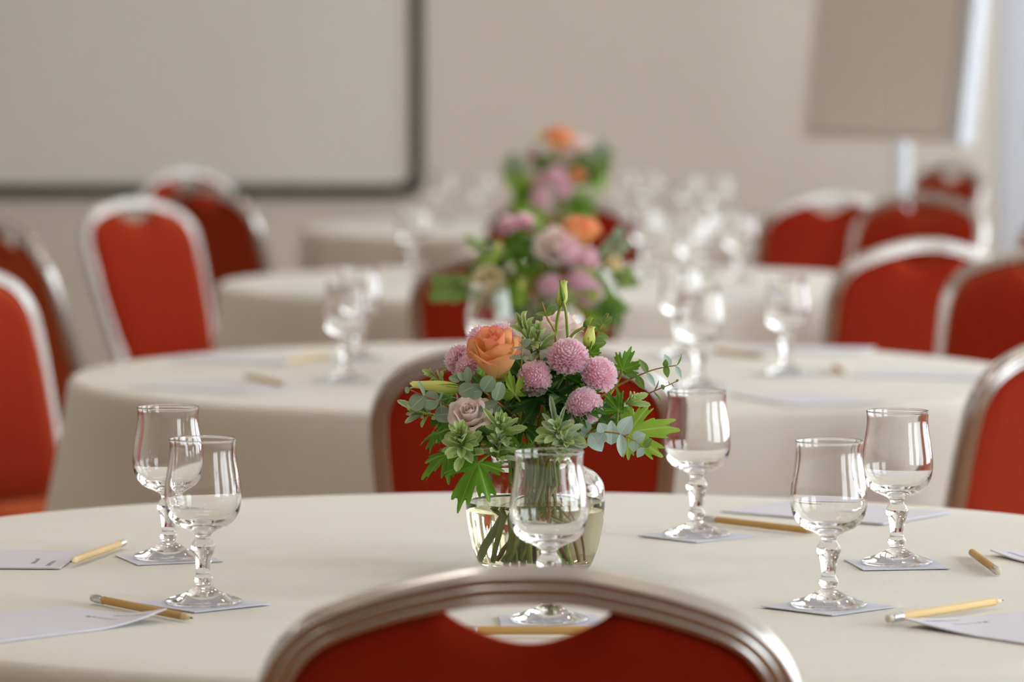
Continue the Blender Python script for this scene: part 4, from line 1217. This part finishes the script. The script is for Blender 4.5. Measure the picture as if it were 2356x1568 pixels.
soft_bouquet(2, 21, 6.70, [
    (1168, 514, 27, .0, (-.4, .8, .3), 'blurred pink pompon at the upper left %s'), (1207, 506, 26, .01, (.1, .95, .2), 'blurred pink pompon at the very top %s'),
    (1302, 580, 34, -.05, (0, .3, .95), 'blurred pink pompon overlapping the blush bloom %s'), (1350, 597, 33, -.04, (.3, .4, .85), 'blurred pink pompon right below the orange rose %s'),
    (1266, 655, 27, -.06, (-.1, .2, .95), 'blurred deep pink pompon standing lowest and apart %s'), (1335, 642, 31, -.06, (.1, .2, .95), 'blurred pink pompon low in the right cluster %s'),
    (1362, 676, 30, -.055, (.3, 0, .95), 'blurred lowest pink pompon of the right cluster %s')],
    [(1338, 535, 38, 62, -.02, (.2, .9, .4), 'rose', 'blurred orange rose at the upper right %s'), (1278, 568, 36, 60, -.045, (-.1, .6, .8), 'lisi', 'blurred blush pink bloom at the centre %s'),
     (1125, 648, 30, 50, -.06, (-.2, .5, .85), 'cream', 'blurred cream bloom low on the left %s'), (1408, 605, 20, 36, -.03, (.6, .5, .5), 'cream', 'blurred small pale bloom at the right %s')],
    [((1140, 580), (1150, 556), 16, -.04, 'blurred yellow bud left of centre %s'), ((1085, 655), (1060, 645), 16, -.05, 'blurred yellow bud at the far left %s'), ((1195, 668), (1205, 640), 14, -.06, 'blurred yellow bud low in the middle %s')],
    [('ger', (1200, 640), (1110, 600), 9, 60, .0, 'blurred geranium sprig on the left %s'), ('ger', (1230, 620), (1230, 560), 10, 55, .02, 'blurred geranium sprig at the heart %s'),
     ('ger', (1300, 640), (1390, 620), 8, 56, .01, 'blurred geranium sprig on the right %s'), ('ger', (1230, 650), (1180, 690), 8, 55, -.03, 'blurred geranium sprig hanging low %s'),
     ('ger', (1330, 660), (1410, 690), 6, 46, -.02, 'blurred geranium leaves drooping on the right %s'), ('ger', (1260, 640), (1250, 600), 8, 50, -.02, 'blurred dark geranium sprig in front %s'),
     ('euc', (1150, 655), (996, 664), 11, 34, -.04, 'blurred green eucalyptus sprig reaching far left %s'), ('eucg', (1370, 620), (1440, 540), 7, 28, -.02, 'blurred grey eucalyptus sprig at the upper right %s'),
     ('euc', (1390, 650), (1462, 636), 6, 26, -.02, 'blurred green eucalyptus tip at the far right %s'), ('euc', (1390, 680), (1436, 728), 6, 26, -.03, 'blurred green eucalyptus tip drooping right %s'),
     ('sage', (1160, 620), (1090, 555), 18, 58, -.01, 'blurred sage sprig at the upper left %s'), ('sage', (1250, 570), (1240, 520), 12, 46, -.01, 'blurred sage sprig between the top pompons %s'),
     ('sage', (1290, 700), (1300, 690), 12, 46, -.05, 'blurred sage tuft under the low pompons %s'), ('sage', (1110, 700), (1065, 650), 18, 58, -.03, 'blurred sage tuft at the lower left %s')], MB)
FB = 'in the farthest blurred bouquet'
soft_bouquet(3, 33, 9.36, [
    (1226, 352, 22, .0, (-.4, .8, .3), 'blurred mauve pompon at the upper left %s'), (1238, 415, 23, -.04, (-.1, .4, .9), 'blurred pink pompon left of centre %s'),
    (1280, 402, 24, -.05, (.1, .4, .9), 'blurred pink pompon at the centre %s'), (1242, 456, 24, -.06, (-.1, .2, .95), 'blurred lowest pink pompon %s'), (1298, 432, 22, -.05, (.3, .2, .9), 'blurred pink pompon right of centre %s')],
    [(1285, 320, 30, 46, -.01, (0, .9, .4), 'rose', 'blurred orange rose on top %s'), (1338, 342, 26, 42, .0, (.3, .8, .4), 'lisi', 'blurred blush bloom at the upper right %s'),
     (1300, 352, 22, 36, -.01, (.0, .7, .6), 'lisi', 'blurred blush bloom below the orange rose %s'), (1328, 405, 17, 26, -.04, (.2, .6, .7), 'rose', 'blurred small orange bloom on the right %s')],
    [((1242, 318), (1234, 298), 13, .0, 'blurred yellow-green bud at the upper left %s'), ((1178, 440), (1170, 415), 13, -.03, 'blurred yellow bud at the far left %s')],
    [('ger', (1250, 440), (1200, 400), 9, 44, .0, 'blurred geranium sprig on the left %s'), ('ger', (1270, 420), (1270, 360), 9, 40, .02, 'blurred geranium sprig at the heart %s'),
     ('ger', (1310, 440), (1360, 400), 9, 42, .01, 'blurred geranium sprig on the right %s'), ('ger', (1250, 470), (1210, 490), 8, 40, -.03, 'blurred dark geranium sprig low on the left %s'),
     ('ger', (1310, 470), (1340, 480), 8, 40, -.03, 'blurred dark geranium sprig low on the right %s'), ('eucg', (1330, 380), (1400, 340), 8, 24, -.01, 'blurred grey eucalyptus sprig at the upper right %s'),
     ('euc', (1330, 400), (1405, 380), 7, 24, -.02, 'blurred green eucalyptus sprig at the far right %s'), ('eucg', (1220, 400), (1165, 365), 7, 22, -.01, 'blurred grey eucalyptus sprig at the far left %s'),
     ('sage', (1240, 390), (1225, 340), 10, 34, .0, 'blurred sage sprig at the upper left %s'), ('sage', (1330, 440), (1370, 450), 10, 34, -.04, 'blurred sage tuft at the lower right %s')], FB)
